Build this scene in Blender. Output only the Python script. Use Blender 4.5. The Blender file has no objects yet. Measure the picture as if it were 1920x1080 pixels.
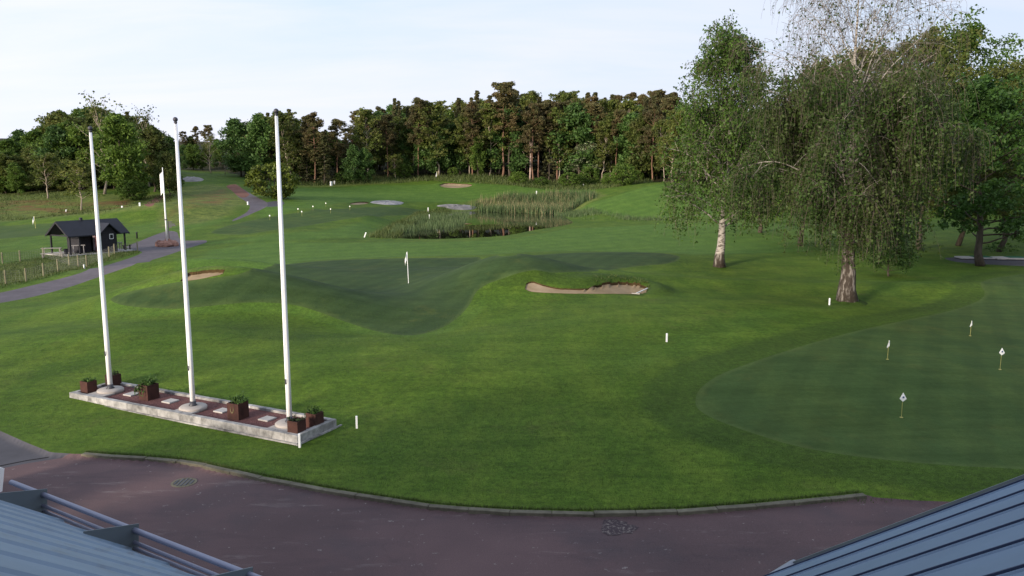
import bpy, math, random
import numpy as np
R = math.radians
PI = math.pi
SC = bpy.context.scene
COL = SC.collection

# ------------------------------------------------------------------ camera, sky, sun, exposure
F, PITCH, CAMZ = 1480.0, math.atan(222 / 1480), 8.0
CP, SP = math.cos(PITCH), math.sin(PITCH)
cam_d = bpy.data.cameras.new("camera")
cam_d.sensor_width = 36.0
cam_d.lens = 36.0 * F / 1920.0
cam_d.clip_start, cam_d.clip_end = 0.1, 9000
cam = bpy.data.objects.new("camera", cam_d)
COL.objects.link(cam)
cam.location = (0, 0, CAMZ)
cam.rotation_euler = (PI / 2 - PITCH, 0, 0)
SC.camera = cam
SC.view_settings.view_transform = 'Standard'
SC.view_settings.look = 'None'
SC.view_settings.exposure = 0.38
SC.view_settings.gamma = 1.0
SC.view_settings.use_curve_mapping = False
SC.render.engine = 'CYCLES'

SUN_EL, SUN_AZ = R(13), R(222)          # low evening sun behind the clubhouse, to the left (azimuth clockwise from +Y)
world = bpy.data.worlds.new("World")
SC.world = world
world.use_nodes = True


class NT:
    """small node-tree helper"""
    def __init__(s, tree):
        s.t = tree
        s.n = tree.nodes
        s.l = tree.links

    def node(s, typ, ins=None, **kw):
        nd = s.n.new(typ)
        for k, v in kw.items():
            setattr(nd, k, v)
        if ins:
            for k, v in ins.items():
                s.put(nd.inputs[k], v)
        return nd

    def put(s, sock, v):
        if isinstance(v, bpy.types.NodeSocket):
            s.l.new(v, sock)
        elif isinstance(v, bpy.types.Node):
            s.l.new(v.outputs[0], sock)
        else:
            if sock.type == 'RGBA' and len(v) == 3:
                v = (*v, 1)
            sock.default_value = v

    def coord(s, kind='Object'):
        return s.node('ShaderNodeTexCoord').outputs[kind]

    def mapping(s, vec, scale=(1, 1, 1), rot=(0, 0, 0)):
        return s.node('ShaderNodeMapping', {'Vector': vec, 'Scale': scale, 'Rotation': rot}).outputs[0]

    def noise(s, vec, scale, detail=3, rough=.55, out='Fac', dist=0.0):
        return s.node('ShaderNodeTexNoise', {'Vector': vec, 'Scale': scale, 'Detail': detail, 'Roughness': rough, 'Distortion': dist}).outputs[out]

    def ramp(s, fac, a, b, ca=(0, 0, 0), cb=(1, 1, 1)):
        r = s.node('ShaderNodeValToRGB', {'Fac': fac})
        e = r.color_ramp.elements
        e[0].position, e[1].position = a, b
        e[0].color, e[1].color = (*ca, 1), (*cb, 1)
        return r.outputs[0]

    def mix(s, fac, a, b, mode='MIX'):
        m = s.node('ShaderNodeMix', data_type='RGBA', blend_type=mode)
        s.put(m.inputs[0], fac)
        s.put(m.inputs[6], a)
        s.put(m.inputs[7], b)
        return m.outputs[2]

    def math(s, op, a, b=0.0, c=0.0, clamp=False):
        m = s.node('ShaderNodeMath', operation=op, use_clamp=clamp)
        s.put(m.inputs[0], a)
        s.put(m.inputs[1], b)
        s.put(m.inputs[2], c)
        return m.outputs[0]

    def attr(s, name):
        return s.node('ShaderNodeAttribute', attribute_name=name).outputs['Fac']


w = NT(world.node_tree)
w.n.clear()
sky = w.node('ShaderNodeTexSky', sky_type='NISHITA', sun_disc=False)
sky.sun_elevation = SUN_EL
sky.sun_rotation = SUN_AZ
sky.air_density, sky.dust_density, sky.ozone_density = 1.0, 1.2, 1.5
skyc = w.node('ShaderNodeBackground', {'Color': sky.outputs[0], 'Strength': 0.075})
wv = w.node('ShaderNodeTexCoord').outputs['Generated']
sep = w.node('ShaderNodeSeparateXYZ', {'Vector': wv})
# direction projected on a high cloud sheet: streaks run towards the horizon as they do in the place
zz = w.math('ADD', w.math('MAXIMUM', sep.outputs[2], 0.0), 0.18)
pv = w.node('ShaderNodeCombineXYZ', {'X': w.math('DIVIDE', sep.outputs[0], zz), 'Y': w.math('DIVIDE', sep.outputs[1], zz), 'Z': 0.0}).outputs[0]
n1 = w.noise(w.mapping(pv, (0.55, 1.5, 1), (0, 0, R(14))), 1.3, 6, .55, dist=.35)
n2 = w.noise(w.mapping(pv, (0.5, 1.0, 1), (0, 0, R(-20))), 0.6, 3, .5)
cl = w.ramp(w.math('ADD', w.math('MULTIPLY', n1, .6), w.math('MULTIPLY', n2, .4)), .41, .66)
ccol = w.mix(cl, (.62, .78, 1.0), (.93, .915, 1.01))
ccol = w.mix(w.ramp(sep.outputs[2], .02, .30, (.8, .8, .8), (0, 0, 0)), ccol, (.82, .82, .94))
# veil is a little brighter towards the light evening side, far to the left
side = w.math('MULTIPLY_ADD', sep.outputs[0], -0.12, 0.91)
veil = w.node('ShaderNodeBackground', {'Color': ccol, 'Strength': side})
hz = w.ramp(sep.outputs[2], 0.0, 0.35, (.93, .93, .93), (.82, .82, .82))
ms = w.node('ShaderNodeMixShader', {0: hz, 1: skyc.outputs[0], 2: veil.outputs[0]})
w.node('ShaderNodeOutputWorld', {'Surface': ms.outputs[0]})

sun_d = bpy.data.lights.new("sun", 'SUN')
sun_d.energy = 5.0
sun_d.angle = R(10)
sun_d.color = (1.0, .86, .70)
sun = bpy.data.objects.new("sun", sun_d)
COL.objects.link(sun)
sun.rotation_euler = (PI / 2 - SUN_EL, 0, -SUN_AZ + PI)

# ------------------------------------------------------------------ geometry helpers
RNG = np.random.default_rng(7)
random.seed(7)


class MB:
    """collects vertices and faces, builds one mesh"""
    def __init__(s):
        s.v = []
        s.f = []
        s.n = 0

    def add(s, V, Fs):
        V = np.asarray(V, float).reshape(-1, 3)
        s.v.append(V)
        if isinstance(Fs, np.ndarray):
            s.f.append(Fs + s.n)
        else:
            by = {}
            for f in Fs:
                by.setdefault(len(f), []).append(f)
            for k, q in by.items():
                s.f.append(np.array(q) + s.n)
        s.n += len(V)
        return s

    def mesh(s, name, mat=None, smooth=False, attrs=None):
        me = bpy.data.meshes.new(name)
        V = np.concatenate(s.v)
        me.vertices.add(len(V))
        me.vertices.foreach_set('co', V.astype(np.float32).ravel())
        lens = np.concatenate([np.full(len(f), f.shape[1]) for f in s.f])
        idx = np.concatenate([f.ravel() for f in s.f])
        me.loops.add(len(idx))
        me.loops.foreach_set('vertex_index', idx.astype(np.int32))
        me.polygons.add(len(lens))
        me.polygons.foreach_set('loop_start', np.concatenate([[0], np.cumsum(lens)[:-1]]).astype(np.int32))
        me.polygons.foreach_set('use_smooth', np.full(len(lens), bool(smooth)))
        me.update(calc_edges=True)
        if attrs:
            for k, a in attrs.items():
                at_ = me.attributes.new(k, 'FLOAT', 'POINT')
                at_.data.foreach_set('value', a.astype(np.float32))
        if mat:
            me.materials.append(mat)
        return me

    def build(s, name, mat=None, parent=None, smooth=False, attrs=None):
        o = bpy.data.objects.new(name, s.mesh(name, mat, smooth, attrs))
        COL.objects.link(o)
        if parent:
            o.parent = parent
        return o

    # shapes
    def box(s, c, size, rz=0.0, taper=1.0, bev=0.0, M=None):
        x, y, z = [q / 2 for q in size]
        if bev > 0:
            b = bev
            V = []
            for sz, ins in ((-z, b), (-z + b, 0), (z - b, 0), (z, b)):
                for (sx, sy) in ((-1, -1), (1, -1), (1, 1), (-1, 1)):
                    V.append((sx * (x - ins), sy * (y - ins), sz))
            Fs = [(3, 2, 1, 0), (12, 13, 14, 15)]
            for k in range(3):
                for i in range(4):
                    j = (i + 1) % 4
                    Fs.append((k * 4 + i, k * 4 + j, k * 4 + 4 + j, k * 4 + 4 + i))
        else:
            V = [(-x, -y, -z), (x, -y, -z), (x, y, -z), (-x, y, -z),
                 (-x * taper, -y * taper, z), (x * taper, -y * taper, z), (x * taper, y * taper, z), (-x * taper, y * taper, z)]
            Fs = [(3, 2, 1, 0), (4, 5, 6, 7), (0, 1, 5, 4), (1, 2, 6, 5), (2, 3, 7, 6), (3, 0, 4, 7)]
        V = np.array(V)
        if M is not None:
            V = V @ np.array(M).T
        if rz:
            cc, ss = math.cos(rz), math.sin(rz)
            V = np.stack([V[:, 0] * cc - V[:, 1] * ss, V[:, 0] * ss + V[:, 1] * cc, V[:, 2]], 1)
        return s.add(V + np.array(c), Fs)

    def bar(s, a, b, wd, ht):
        """rectangular bar from a to b"""
        a, b = np.array(a, float), np.array(b, float)
        d = b - a
        L = np.linalg.norm(d)
        d /= L
        up = np.array([0, 0, 1.0]) if abs(d[2]) < .95 else np.array([1.0, 0, 0])
        sx = np.cross(d, up)
        sx /= np.linalg.norm(sx)
        uz = np.cross(sx, d)
        return s.box((a + b) / 2, (L, wd, ht), M=np.stack([d, -sx, uz], 1))

    def tube(s, path, rad, sides=8, cap=True):
        path = np.asarray(path, float)
        rad = np.broadcast_to(np.asarray(rad, float), (len(path),))
        V, Fq = tubes(path[None], rad[None], sides)
        s.add(V, Fq)
        if cap:
            k = len(path)
            base = s.n - len(V)
            s.f.append(np.array([[base + i for i in range(sides)][::-1]]))
            s.f.append(np.array([[base + (k - 1) * sides + i for i in range(sides)]]))
        return s

    def lathe(s, prof, c=(0, 0, 0), sides=16):
        prof = np.array(prof, float)
        a = np.arange(sides) * 2 * PI / sides
        V = np.stack([prof[:, None, 0] * np.cos(a), prof[:, None, 0] * np.sin(a), np.repeat(prof[:, 1:2], sides, 1)], -1).reshape(-1, 3)
        k = len(prof)
        i = np.arange(k - 1)[:, None] * sides
        j = np.arange(sides)[None]
        jn = (j + 1) % sides
        Fq = np.stack([i + j, i + jn, i + sides + jn, i + sides + j], -1).reshape(-1, 4)
        s.add(V + np.array(c), Fq)
        base = s.n - len(V)
        s.f.append(np.array([[base + q for q in range(sides)][::-1]]))
        s.f.append(np.array([[base + (k - 1) * sides + q for q in range(sides)]]))
        return s


def tubes(P, Rd, sides):
    """P (m,k,3) paths, Rd (m,k) radii"""
    m, k, _ = P.shape
    T = np.gradient(P, axis=1)
    T /= np.linalg.norm(T, axis=2, keepdims=True) + 1e-9
    mt = T.mean(1)
    ref = np.where(np.abs(mt[:, 2:3]) > .75, np.array([[1.0, 0, 0]]), np.array([[0, 0, 1.0]]))[:, None, :]
    U = np.cross(T, np.broadcast_to(ref, T.shape))
    U /= np.linalg.norm(U, axis=2, keepdims=True) + 1e-9
    W = np.cross(T, U)
    a = np.arange(sides) * 2 * PI / sides
    V = P[:, :, None] + Rd[:, :, None, None] * (U[:, :, None] * np.cos(a)[:, None] + W[:, :, None] * np.sin(a)[:, None])
    V = V.reshape(-1, 3)
    base = (np.arange(m) * k * sides)[:, None, None]
    i = (np.arange(k - 1) * sides)[None, :, None]
    j = np.arange(sides)[None, None]
    jn = (j + 1) % sides
    Fq = np.stack([base + i + j, base + i + jn, base + i + sides + jn, base + i + sides + j], -1).reshape(-1, 4)
    return V, Fq


def tag(o, label=None, cat=None, group=None, kind=None):
    if label:
        o['label'] = label
    if cat:
        o['category'] = cat
    if group:
        o['group'] = group
    if kind:
        o['kind'] = kind
    return o


def thing(name, label, cat, loc=(0, 0, 0), rz=0.0, group=None):
    o = bpy.data.objects.new(name, None)
    COL.objects.link(o)
    o.location = loc
    o.rotation_euler = (0, 0, rz)
    return tag(o, label, cat, group)


KIDS = {}


def copy_tree(root, loc, rz=0.0, scale=(1, 1, 1), label=None, group=None):
    def rec(o, par):
        c = o.copy()
        COL.objects.link(c)
        if par:
            c.parent = par
        for ch in KIDS.get(o.name, []):
            rec(ch, c)
        return c
    r = rec(root, None)
    r.location, r.rotation_euler, r.scale = loc, (0, 0, rz), scale
    if label:
        r['label'] = label
    if group:
        r['group'] = group
    return r


def freeze(root):
    """remember the children of a finished source thing"""
    for o in bpy.data.objects:
        if o.parent:
            KIDS.setdefault(o.parent.name, [])
            if o not in KIDS[o.parent.name]:
                KIDS[o.parent.name].append(o)


# ------------------------------------------------------------------ materials
def principled(name, rough=.8, spec=.3):
    m = bpy.data.materials.new(name)
    m.use_nodes = True
    t = NT(m.node_tree)
    t.n.clear()
    p = t.node('ShaderNodeBsdfPrincipled', {'Roughness': rough, 'Specular IOR Level': spec})
    t.node('ShaderNodeOutputMaterial', {'Surface': p.outputs[0]})
    return m, t, p


def simple(name, col, rough=.8, spec=.3, var=.25, scale=6.0, bump=.0, metal=0.0, stretch=(1, 1, 1), col2=None, island=0.0):
    m, t, p = principled(name, rough, spec)
    v = t.node('ShaderNodeVectorMath', {0: t.coord('Object'), 1: t.node('ShaderNodeObjectInfo').outputs['Location']}, operation='ADD').outputs[0]
    v = t.mapping(v, stretch)
    n = t.noise(v, scale, 5, .6)
    n2 = t.noise(v, scale * .23, 3)
    f = t.math('ADD', t.math('MULTIPLY', n, .5), t.math('MULTIPLY', n2, .5))
    a = tuple(c * (1 - var) for c in col)
    b = tuple(c * (1 + var) for c in col) if col2 is None else col2
    c = t.ramp(f, .35, .65, a, b)
    if island:
        ri = t.node('ShaderNodeNewGeometry').outputs['Random Per Island']
        oi = t.node('ShaderNodeObjectInfo').outputs['Random']
        q = t.math('FRACT', t.math('ADD', ri, oi))
        c = t.mix(1.0, c, t.ramp(q, 0, 1, (1 - island,) * 3, (1 + island,) * 3), 'MULTIPLY')
    t.put(p.inputs['Base Color'], c)
    t.put(p.inputs['Metallic'], metal)
    if bump:
        bn = t.node('ShaderNodeBump', {'Height': n, 'Strength': bump, 'Distance': .02})
        t.put(p.inputs['Normal'], bn.outputs[0])
    return m


def leaf_mat(name, dark, light, warm=None, trans=.25, objvar=.35):
    m, t, p = principled(name, .55, .25)
    g = t.node('ShaderNodeNewGeometry')
    oi = t.node('ShaderNodeObjectInfo').outputs['Random']
    c = t.mix(g.outputs['Random Per Island'], dark, light)
    co = t.coord('Object')
    cl = t.noise(co, .45, 3, .6)
    if warm is not None:
        c = t.mix(t.math('MULTIPLY', t.ramp(cl, .42, .62), .8), c, warm)
    c = t.mix(1.0, c, t.ramp(t.noise(co, 1.1, 2), .3, .7, (.62,) * 3, (1.38,) * 3), 'MULTIPLY')
    if objvar:
        c = t.mix(1.0, c, t.ramp(oi, 0, 1, (1 - objvar, 1 - objvar * .9, 1 - objvar), (1 + objvar, 1 + objvar * .8, 1 + objvar * .4)), 'MULTIPLY')
    t.put(p.inputs['Base Color'], c)
    tr = t.node('ShaderNodeBsdfTranslucent', {'Color': c})
    mx = t.node('ShaderNodeMixShader', {0: trans, 1: p.outputs[0], 2: tr.outputs[0]})
    out = [n for n in t.n if n.type == 'OUTPUT_MATERIAL'][0]
    t.l.new(mx.outputs[0], out.inputs[0])
    return m


def grass_mat(name, dark, mid, light, fine=1.0, aux=True, stripes=0.0, stripe_rot=0.0, stripe_w=1.0):
    m, t, p = principled(name, .85, .12)
    co = t.coord('Object')
    big = t.noise(co, .05, 4, .6)
    med = t.noise(t.mapping(co, (1, .45, 1), (0, 0, .35)), .55, 5, .65)
    sm = t.noise(co, 5.0, 6, .7)
    tiny = t.noise(co, 28.0, 4, .7)
    c = t.mix(t.ramp(big, .36, .64), dark, mid)
    c = t.mix(t.math('MULTIPLY', t.ramp(med, .42, .68), .75), c, light)
    drift = t.noise(t.mapping(co, (.22, 1.3, 1), (0, 0, .12)), 1.1, 6, .7)
    c = t.mix(1.0, c, t.ramp(drift, .33, .67, (.80, .82, .74), (1.22, 1.16, 1.2)), 'MULTIPLY')
    c = t.mix(t.math('MULTIPLY', t.ramp(t.noise(co, .33, 6, .75), .56, .70), .45), c, (.085, .095, .022))
    if not aux:
        c = t.mix(t.math('MULTIPLY', t.attr('edge'), .5), c, (.075, .110, .028))
    if aux:
        fair, rough, coll_shade, dirt, dark_ = [t.attr(a) for a in ('fair', 'rough', 'collar_and_shade', 'dirt', 'shadeform')]
        edge = t.math('MULTIPLY_ADD', t.noise(co, .4, 4, .6), .5, -.25)
        def soft(a):
            return t.ramp(t.math('ADD', a, edge), .3, .7)
        c = t.mix(t.math('MULTIPLY', soft(fair), .85), c, t.mix(t.ramp(med, .35, .65), (.056, .112, .016), (.078, .142, .021)))
        rc = t.mix(t.ramp(t.noise(co, .9, 5, .7), .38, .62), (.060, .090, .018), (.125, .150, .032))
        c = t.mix(soft(rough), c, rc)
        c = t.mix(t.math('MULTIPLY', t.math('MULTIPLY', soft(dirt), t.ramp(t.noise(t.mapping(co, (1, 1.8, 1)), .22, 5, .7), .42, .6)), .9), c, (.125, .062, .030))
        c = t.mix(t.math('MULTIPLY', soft(coll_shade), .7), c, (.036, .066, .009))
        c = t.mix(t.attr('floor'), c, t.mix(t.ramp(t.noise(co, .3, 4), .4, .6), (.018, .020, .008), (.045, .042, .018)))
    if stripes:
        wv_ = t.node('ShaderNodeTexWave', {'Vector': t.mapping(co, (1, 1, 1), (0, 0, stripe_rot)), 'Scale': stripe_w, 'Distortion': 1.2, 'Detail': 2.0, 'Detail Scale': .3}).outputs['Fac']
        c = t.mix(1.0, c, t.ramp(wv_, .3, .7, (1 - stripes,) * 3, (1 + stripes,) * 3), 'MULTIPLY')
    c = t.mix(1.0, c, t.ramp(sm, .3, .7, (1 - .34 * fine,) * 3, (1 + .38 * fine,) * 3), 'MULTIPLY')
    c = t.mix(1.0, c, t.ramp(tiny, .3, .7, (1 - .42 * fine,) * 3, (1 + .50 * fine,) * 3), 'MULTIPLY')
    spk = t.noise(co, 9.0, 2)
    c = t.mix(t.math('MULTIPLY', t.ramp(spk, .70, .76), .45 * fine), c, (.11, .14, .05))
    t.put(p.inputs['Base Color'], c)
    h = t.math('ADD', t.math('MULTIPLY', sm, .6), t.math('MULTIPLY', tiny, .4))
    bn = t.node('ShaderNodeBump', {'Height': h, 'Strength': .55 * fine, 'Distance': .05})
    t.put(p.inputs['Normal'], bn.outputs[0])
    return m


M = {}
M['lawn'] = grass_mat('lawn_grass', (.044, .086, .0085), (.058, .106, .0095), (.090, .138, .0150), stripes=.045, stripe_rot=1.0, stripe_w=.10)
M['green'] = grass_mat('putting_grass', (.036, .068, .017), (.045, .080, .020), (.060, .093, .021), fine=.35, aux=False, stripes=.05, stripe_rot=.5, stripe_w=.22)
M['green_main'] = grass_mat('main_putting_grass', (.026, .050, .016), (.032, .059, .018), (.041, .069, .019), fine=.35, aux=False, stripes=.05, stripe_rot=.5, stripe_w=.22)
M['path'] = simple('path_asphalt', (.105, .092, .105), .9, .2, .18, 2.0, .2)
M['tarmac'] = simple('tarmac', (.070, .068, .078), .9, .2, .15, 2.0, .2)
M['redpath'] = simple('red_dirt', (.17, .085, .065), .95, .1, .3, 1.2, .2)

# reddish worn asphalt of the forecourt
m_, t, p = principled('red_asphalt', .86, .25)
co = t.coord('Object')
c = t.mix(t.ramp(t.noise(co, .12, 4, .6), .38, .62), (.078, .051, .054), (.120, .075, .077))
c = t.mix(t.math('MULTIPLY', t.ramp(t.noise(t.mapping(co, (.35, 1.4, 1), (0, 0, -.25)), .7, 6, .7), .52, .75), .55), c, (.040, .031, .038))
c = t.mix(t.math('MULTIPLY', t.ramp(t.noise(t.mapping(co, (.5, 2.2, 1), (0, 0, -.1)), .5, 6, .75), .58, .70), .7), c, (.20, .160, .155))
c = t.mix(t.math('MULTIPLY', t.ramp(t.noise(co, .35, 5, .65), .50, .66), .45), c, (.058, .048, .055))
c = t.mix(t.ramp(t.noise(co, 6.5, 3, .6), .68, .73), c, (.20, .17, .165))
crk = t.node('ShaderNodeTexVoronoi', {'Vector': t.node('ShaderNodeVectorMath', {0: co, 1: t.noise(co, .9, 4, .6, 'Color')}, operation='ADD').outputs[0], 'Scale': .22}, feature='DISTANCE_TO_EDGE').outputs[0]
c = t.mix(t.math('MULTIPLY', t.ramp(crk, .002, .006, (1, 1, 1), (0, 0, 0)), .12), c, (.030, .024, .026))
c = t.mix(1.0, c, t.ramp(t.noise(co, 45, 4, .8), .25, .75, (.62,) * 3, (1.4,) * 3), 'MULTIPLY')
t.put(p.inputs['Base Color'], c)
t.put(p.inputs['Normal'], t.node('ShaderNodeBump', {'Height': t.noise(co, 60, 3, .7), 'Strength': .4, 'Distance': .01}).outputs[0])
M['road'] = m_

M['sand'] = simple('bunker_sand', (.25, .185, .108), .95, .1, .16, 1.6, .35, col2=(.33, .25, .165))
M['lip'] = simple('bunker_lip_soil', (.060, .040, .018), .95, .1, .5, 3.0, .4)
M['granite'] = simple('pale_granite', (.36, .34, .33), .85, .3, .28, 5.0, .5)
M['granite_dirty'] = simple('weathered_granite', (.20, .195, .19), .88, .25, .6, 4.0, .6, island=.22, col2=(.42, .41, .40))
M['kerb'] = simple('kerb_concrete', (.125, .115, .085), .9, .2, .35, 5.0, .5, island=.15)
M['slab'] = simple('flagstone', (.40, .38, .36), .85, .2, .15, 7.0, .2, island=.08)
M['concrete'] = simple('concrete', (.34, .31, .285), .88, .2, .2, 4.0, .3)
M['white'] = simple('white_paint', (.86, .86, .87), .35, .5, .03, 2.0)
M['whiteflag'] = simple('white_cloth', (.86, .86, .84), .8, .2, .04, 3.0)
M['dark_metal'] = simple('dark_metal', (.035, .035, .045), .5, .5, .2, 4.0)
M['rust'] = simple('rusty_steel', (.050, .019, .014), .8, .3, .45, 5.0, .3, island=.0)
M['soil'] = simple('potting_soil', (.02, .014, .009), .95, .1, .4, 20, .6)
M['black_wood'] = simple('black_stained_timber', (.020, .019, .024), .75, .3, .35, 3.0, .3, stretch=(1, 1, 6))
M['red_wood'] = simple('dark_red_timber', (.060, .020, .026), .75, .3, .3, 3.0, .3)
M['black_roof'] = simple('black_roof_sheet', (.014, .015, .024), .7, .4, .2, 2.0, .2)
M['grey_wood'] = simple('weathered_timber', (.27, .25, .235), .85, .2, .3, 5.0, .3)
M['post_wood'] = simple('fence_timber', (.22, .20, .13), .9, .1, .3, 5.0, .3)
M['yellow'] = simple('yellow_fibreglass', (.42, .38, .12), .5, .4, .1, 3.0)
M['redrock'] = simple('red_boulder', (.30, .16, .125), .9, .2, .4, 3.0, .6)
M['matgreen'] = simple('green_mat', (.035, .12, .065), .9, .1, .15, 4.0)
M['rubber'] = simple('black_rubber', (.015, .015, .018), .8, .2, .3, 4.0)
M['bluemark'] = simple('blue_print', (.04, .07, .20), .7, .2, .1, 3.0)
M['pinksign'] = simple('banner_print', (.62, .47, .52), .6, .3, .15, 1.2)

# reddish gravel
m_, t, p = principled('red_gravel', .95, .1)
co = t.coord('Object')
vor = t.node('ShaderNodeTexVoronoi', {'Vector': co, 'Scale': 34.0})
c = t.mix(t.ramp(t.noise(vor.outputs['Color'], 3.0, 1), .3, .7), (.075, .030, .030), (.22, .115, .105))
c = t.mix(t.ramp(t.noise(co, .9, 4), .4, .65), c, (.105, .052, .052))
t.put(p.inputs['Base Color'], c)
t.put(p.inputs['Normal'], t.node('ShaderNodeBump', {'Height': vor.outputs['Distance'], 'Strength': .9, 'Distance': .02}).outputs[0])
M['gravel'] = m_

# painted blue-grey roof sheet
def roof_mat(name, col, stain):
    m_, t, p = principled(name, .48, .5)
    co = t.coord('Object')
    c = t.mix(t.ramp(t.noise(co, .8, 4), .35, .65), tuple(q * .9 for q in col), tuple(q * 1.1 for q in col))
    st = t.math('MULTIPLY', t.ramp(t.noise(t.mapping(co, (9, .5, 9)), 1.2, 5, .7), .50, .72), t.ramp(t.noise(co, 1.0, 3), .42, .6))
    c = t.mix(t.math('MULTIPLY', st, stain), c, (.11, .115, .125))
    c = t.mix(t.ramp(t.noise(co, 11.0, 3), .72, .77), c, tuple(q * .65 for q in col))
    t.put(p.inputs['Base Color'], c)
    t.put(p.inputs['Roughness'], t.math('MULTIPLY_ADD', t.noise(co, 3.0, 4), .25, .36))
    return m_
M['roof'] = roof_mat('blue_roof_sheet', (.150, .215, .300), .7)
M['roof2'] = roof_mat('blue_roof_sheet_clean', (.115, .175, .265), .1)
M['seam'] = simple('roof_seam_shade', (.030, .042, .085), .6, .3, .1, 2.0)  # dark blue carries the shade of the standing seams
M['rail'] = simple('lilac_grey_rail', (.20, .21, .29), .45, .5, .1, 2.0, metal=.2)
M['bracket'] = simple('green_grey_bracket', (.135, .16, .175), .55, .4, .15, 3.0, metal=.1)
M['plaster'] = simple('pale_render', (.55, .52, .47), .9, .2, .08, 2.0)

# pond water
m_, t, p = principled('pond_water', .012, .5)
co = t.coord('Object')
t.put(p.inputs['Base Color'], (.012, .012, .008))
t.put(p.inputs['IOR'], 1.33)
M['water'] = m_

M['bark'] = simple('grey_brown_bark', (.075, .062, .048), .95, .1, .5, 5.0, .8, stretch=(1, 1, .25))
M['pinebark'] = simple('orange_pine_bark', (.20, .115, .080), .95, .1, .4, 2.0, .6, stretch=(1, 1, .4))
M['palebark'] = simple('pale_bark', (.30, .25, .20), .95, .1, .35, 2.0, .6)

# birch bark: white paper with black fissures, rugged and dark low down
def birch_bark(name, zr):
    m_, t, p = principled(name, .85, .2)
    co = t.coord('Object')
    sepz = t.node('ShaderNodeSeparateXYZ', {'Vector': co}).outputs[2]
    fis = t.ramp(t.noise(t.mapping(co, (3, 3, 9)), 1.0, 4, .6), .50, .58)
    c = t.mix(fis, (.34, .31, .275), (.055, .045, .036))
    low = t.mix(t.ramp(t.noise(t.mapping(co, (5.5, 5.5, 1.4)), 1.0, 5, .7), .50, .64), (.046, .036, .028), (.25, .225, .20))
    c = t.mix(t.ramp(t.math('ADD', t.math('DIVIDE', sepz, zr), t.math('MULTIPLY_ADD', t.noise(co, 1.5, 3), .5, -.25)), .8, 1.3), low, c)
    t.put(p.inputs['Base Color'], c)
    t.put(p.inputs['Normal'], t.node('ShaderNodeBump', {'Height': t.noise(t.mapping(co, (5.5, 5.5, 1.4)), 1.0, 5, .7), 'Strength': .9, 'Distance': .08}).outputs[0])
    return m_
M['birchbark'] = birch_bark('birch_bark', 6.5)
M['birchbark_white'] = birch_bark('white_birch_bark', 1.2)
M['twig'] = simple('grey_birch_twig', (.115, .092, .075), .8, .2, .3, 2.0)

M['leaf_birch'] = leaf_mat('birch_leaves', (.030, .064, .012), (.060, .104, .022), (.056, .076, .021), .38, 0)
M['leaf_birch2'] = leaf_mat('fresh_birch_leaves', (.036, .080, .012), (.078, .140, .024), None, .32, .15)
M['leaf_maple'] = leaf_mat('maple_leaves', (.028, .070, .013), (.060, .125, .024), None, .28, .1)
M['leaf_forest'] = leaf_mat('woodland_leaves', (.070, .108, .022), (.135, .175, .042), (.130, .130, .040), .45, .28)
M['leaf_fresh'] = leaf_mat('fresh_woodland_leaves', (.070, .130, .020), (.130, .200, .040), None, .45, .25)
M['leaf_dark'] = leaf_mat('dark_woodland_leaves', (.046, .098, .024), (.085, .155, .040), None, .35, .25)
M['needle'] = leaf_mat('pine_needles', (.084, .088, .034), (.138, .132, .054), (.150, .108, .056), .42, .25)
M['needle_dark'] = leaf_mat('spruce_needles', (.056, .072, .028), (.100, .108, .046), (.100, .088, .042), .3, .25)
M['leaf_olive'] = leaf_mat('olive_bush_leaves', (.070, .100, .012), (.120, .150, .022), None, .25, .1)
M['leaf_pot'] = leaf_mat('planter_leaves', (.035, .080, .018), (.090, .170, .040), None, .25, .3)
M['reed'] = leaf_mat('pond_reeds', (.058, .104, .038), (.110, .150, .060), None, .3, 0)
M['reed_dry'] = leaf_mat('dry_reeds', (.17, .155, .075), (.26, .23, .12), None, .2, 0)
M['roughgrass'] = leaf_mat('tufty_grass', (.035, .062, .012), (.095, .115, .035), None, .2, 0)


# ------------------------------------------------------------------ pixel <-> ground while laying the site out
def ray(u, v):
    a, tt = (u - 960) / F, (v - 540) / F
    return np.array([a, CP - tt * SP, -SP - tt * CP])


def flat(u, v, z=0.0):
    d = ray(u, v)
    return d * ((z - CAMZ) / d[2]) + np.array([0, 0, CAMZ])


def px(x, y, z):
    dz = z - CAMZ
    dep = y * CP - dz * SP
    return 960 + F * x / dep, 540 - F * (y * SP + dz * CP) / dep


def ztop(x, y, v):
    """height at which the vertical through (x, y) shows at image row v"""
    tt = (v - 540) / F
    return CAMZ + y * (-SP - tt * CP) / (CP - tt * SP)


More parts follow.
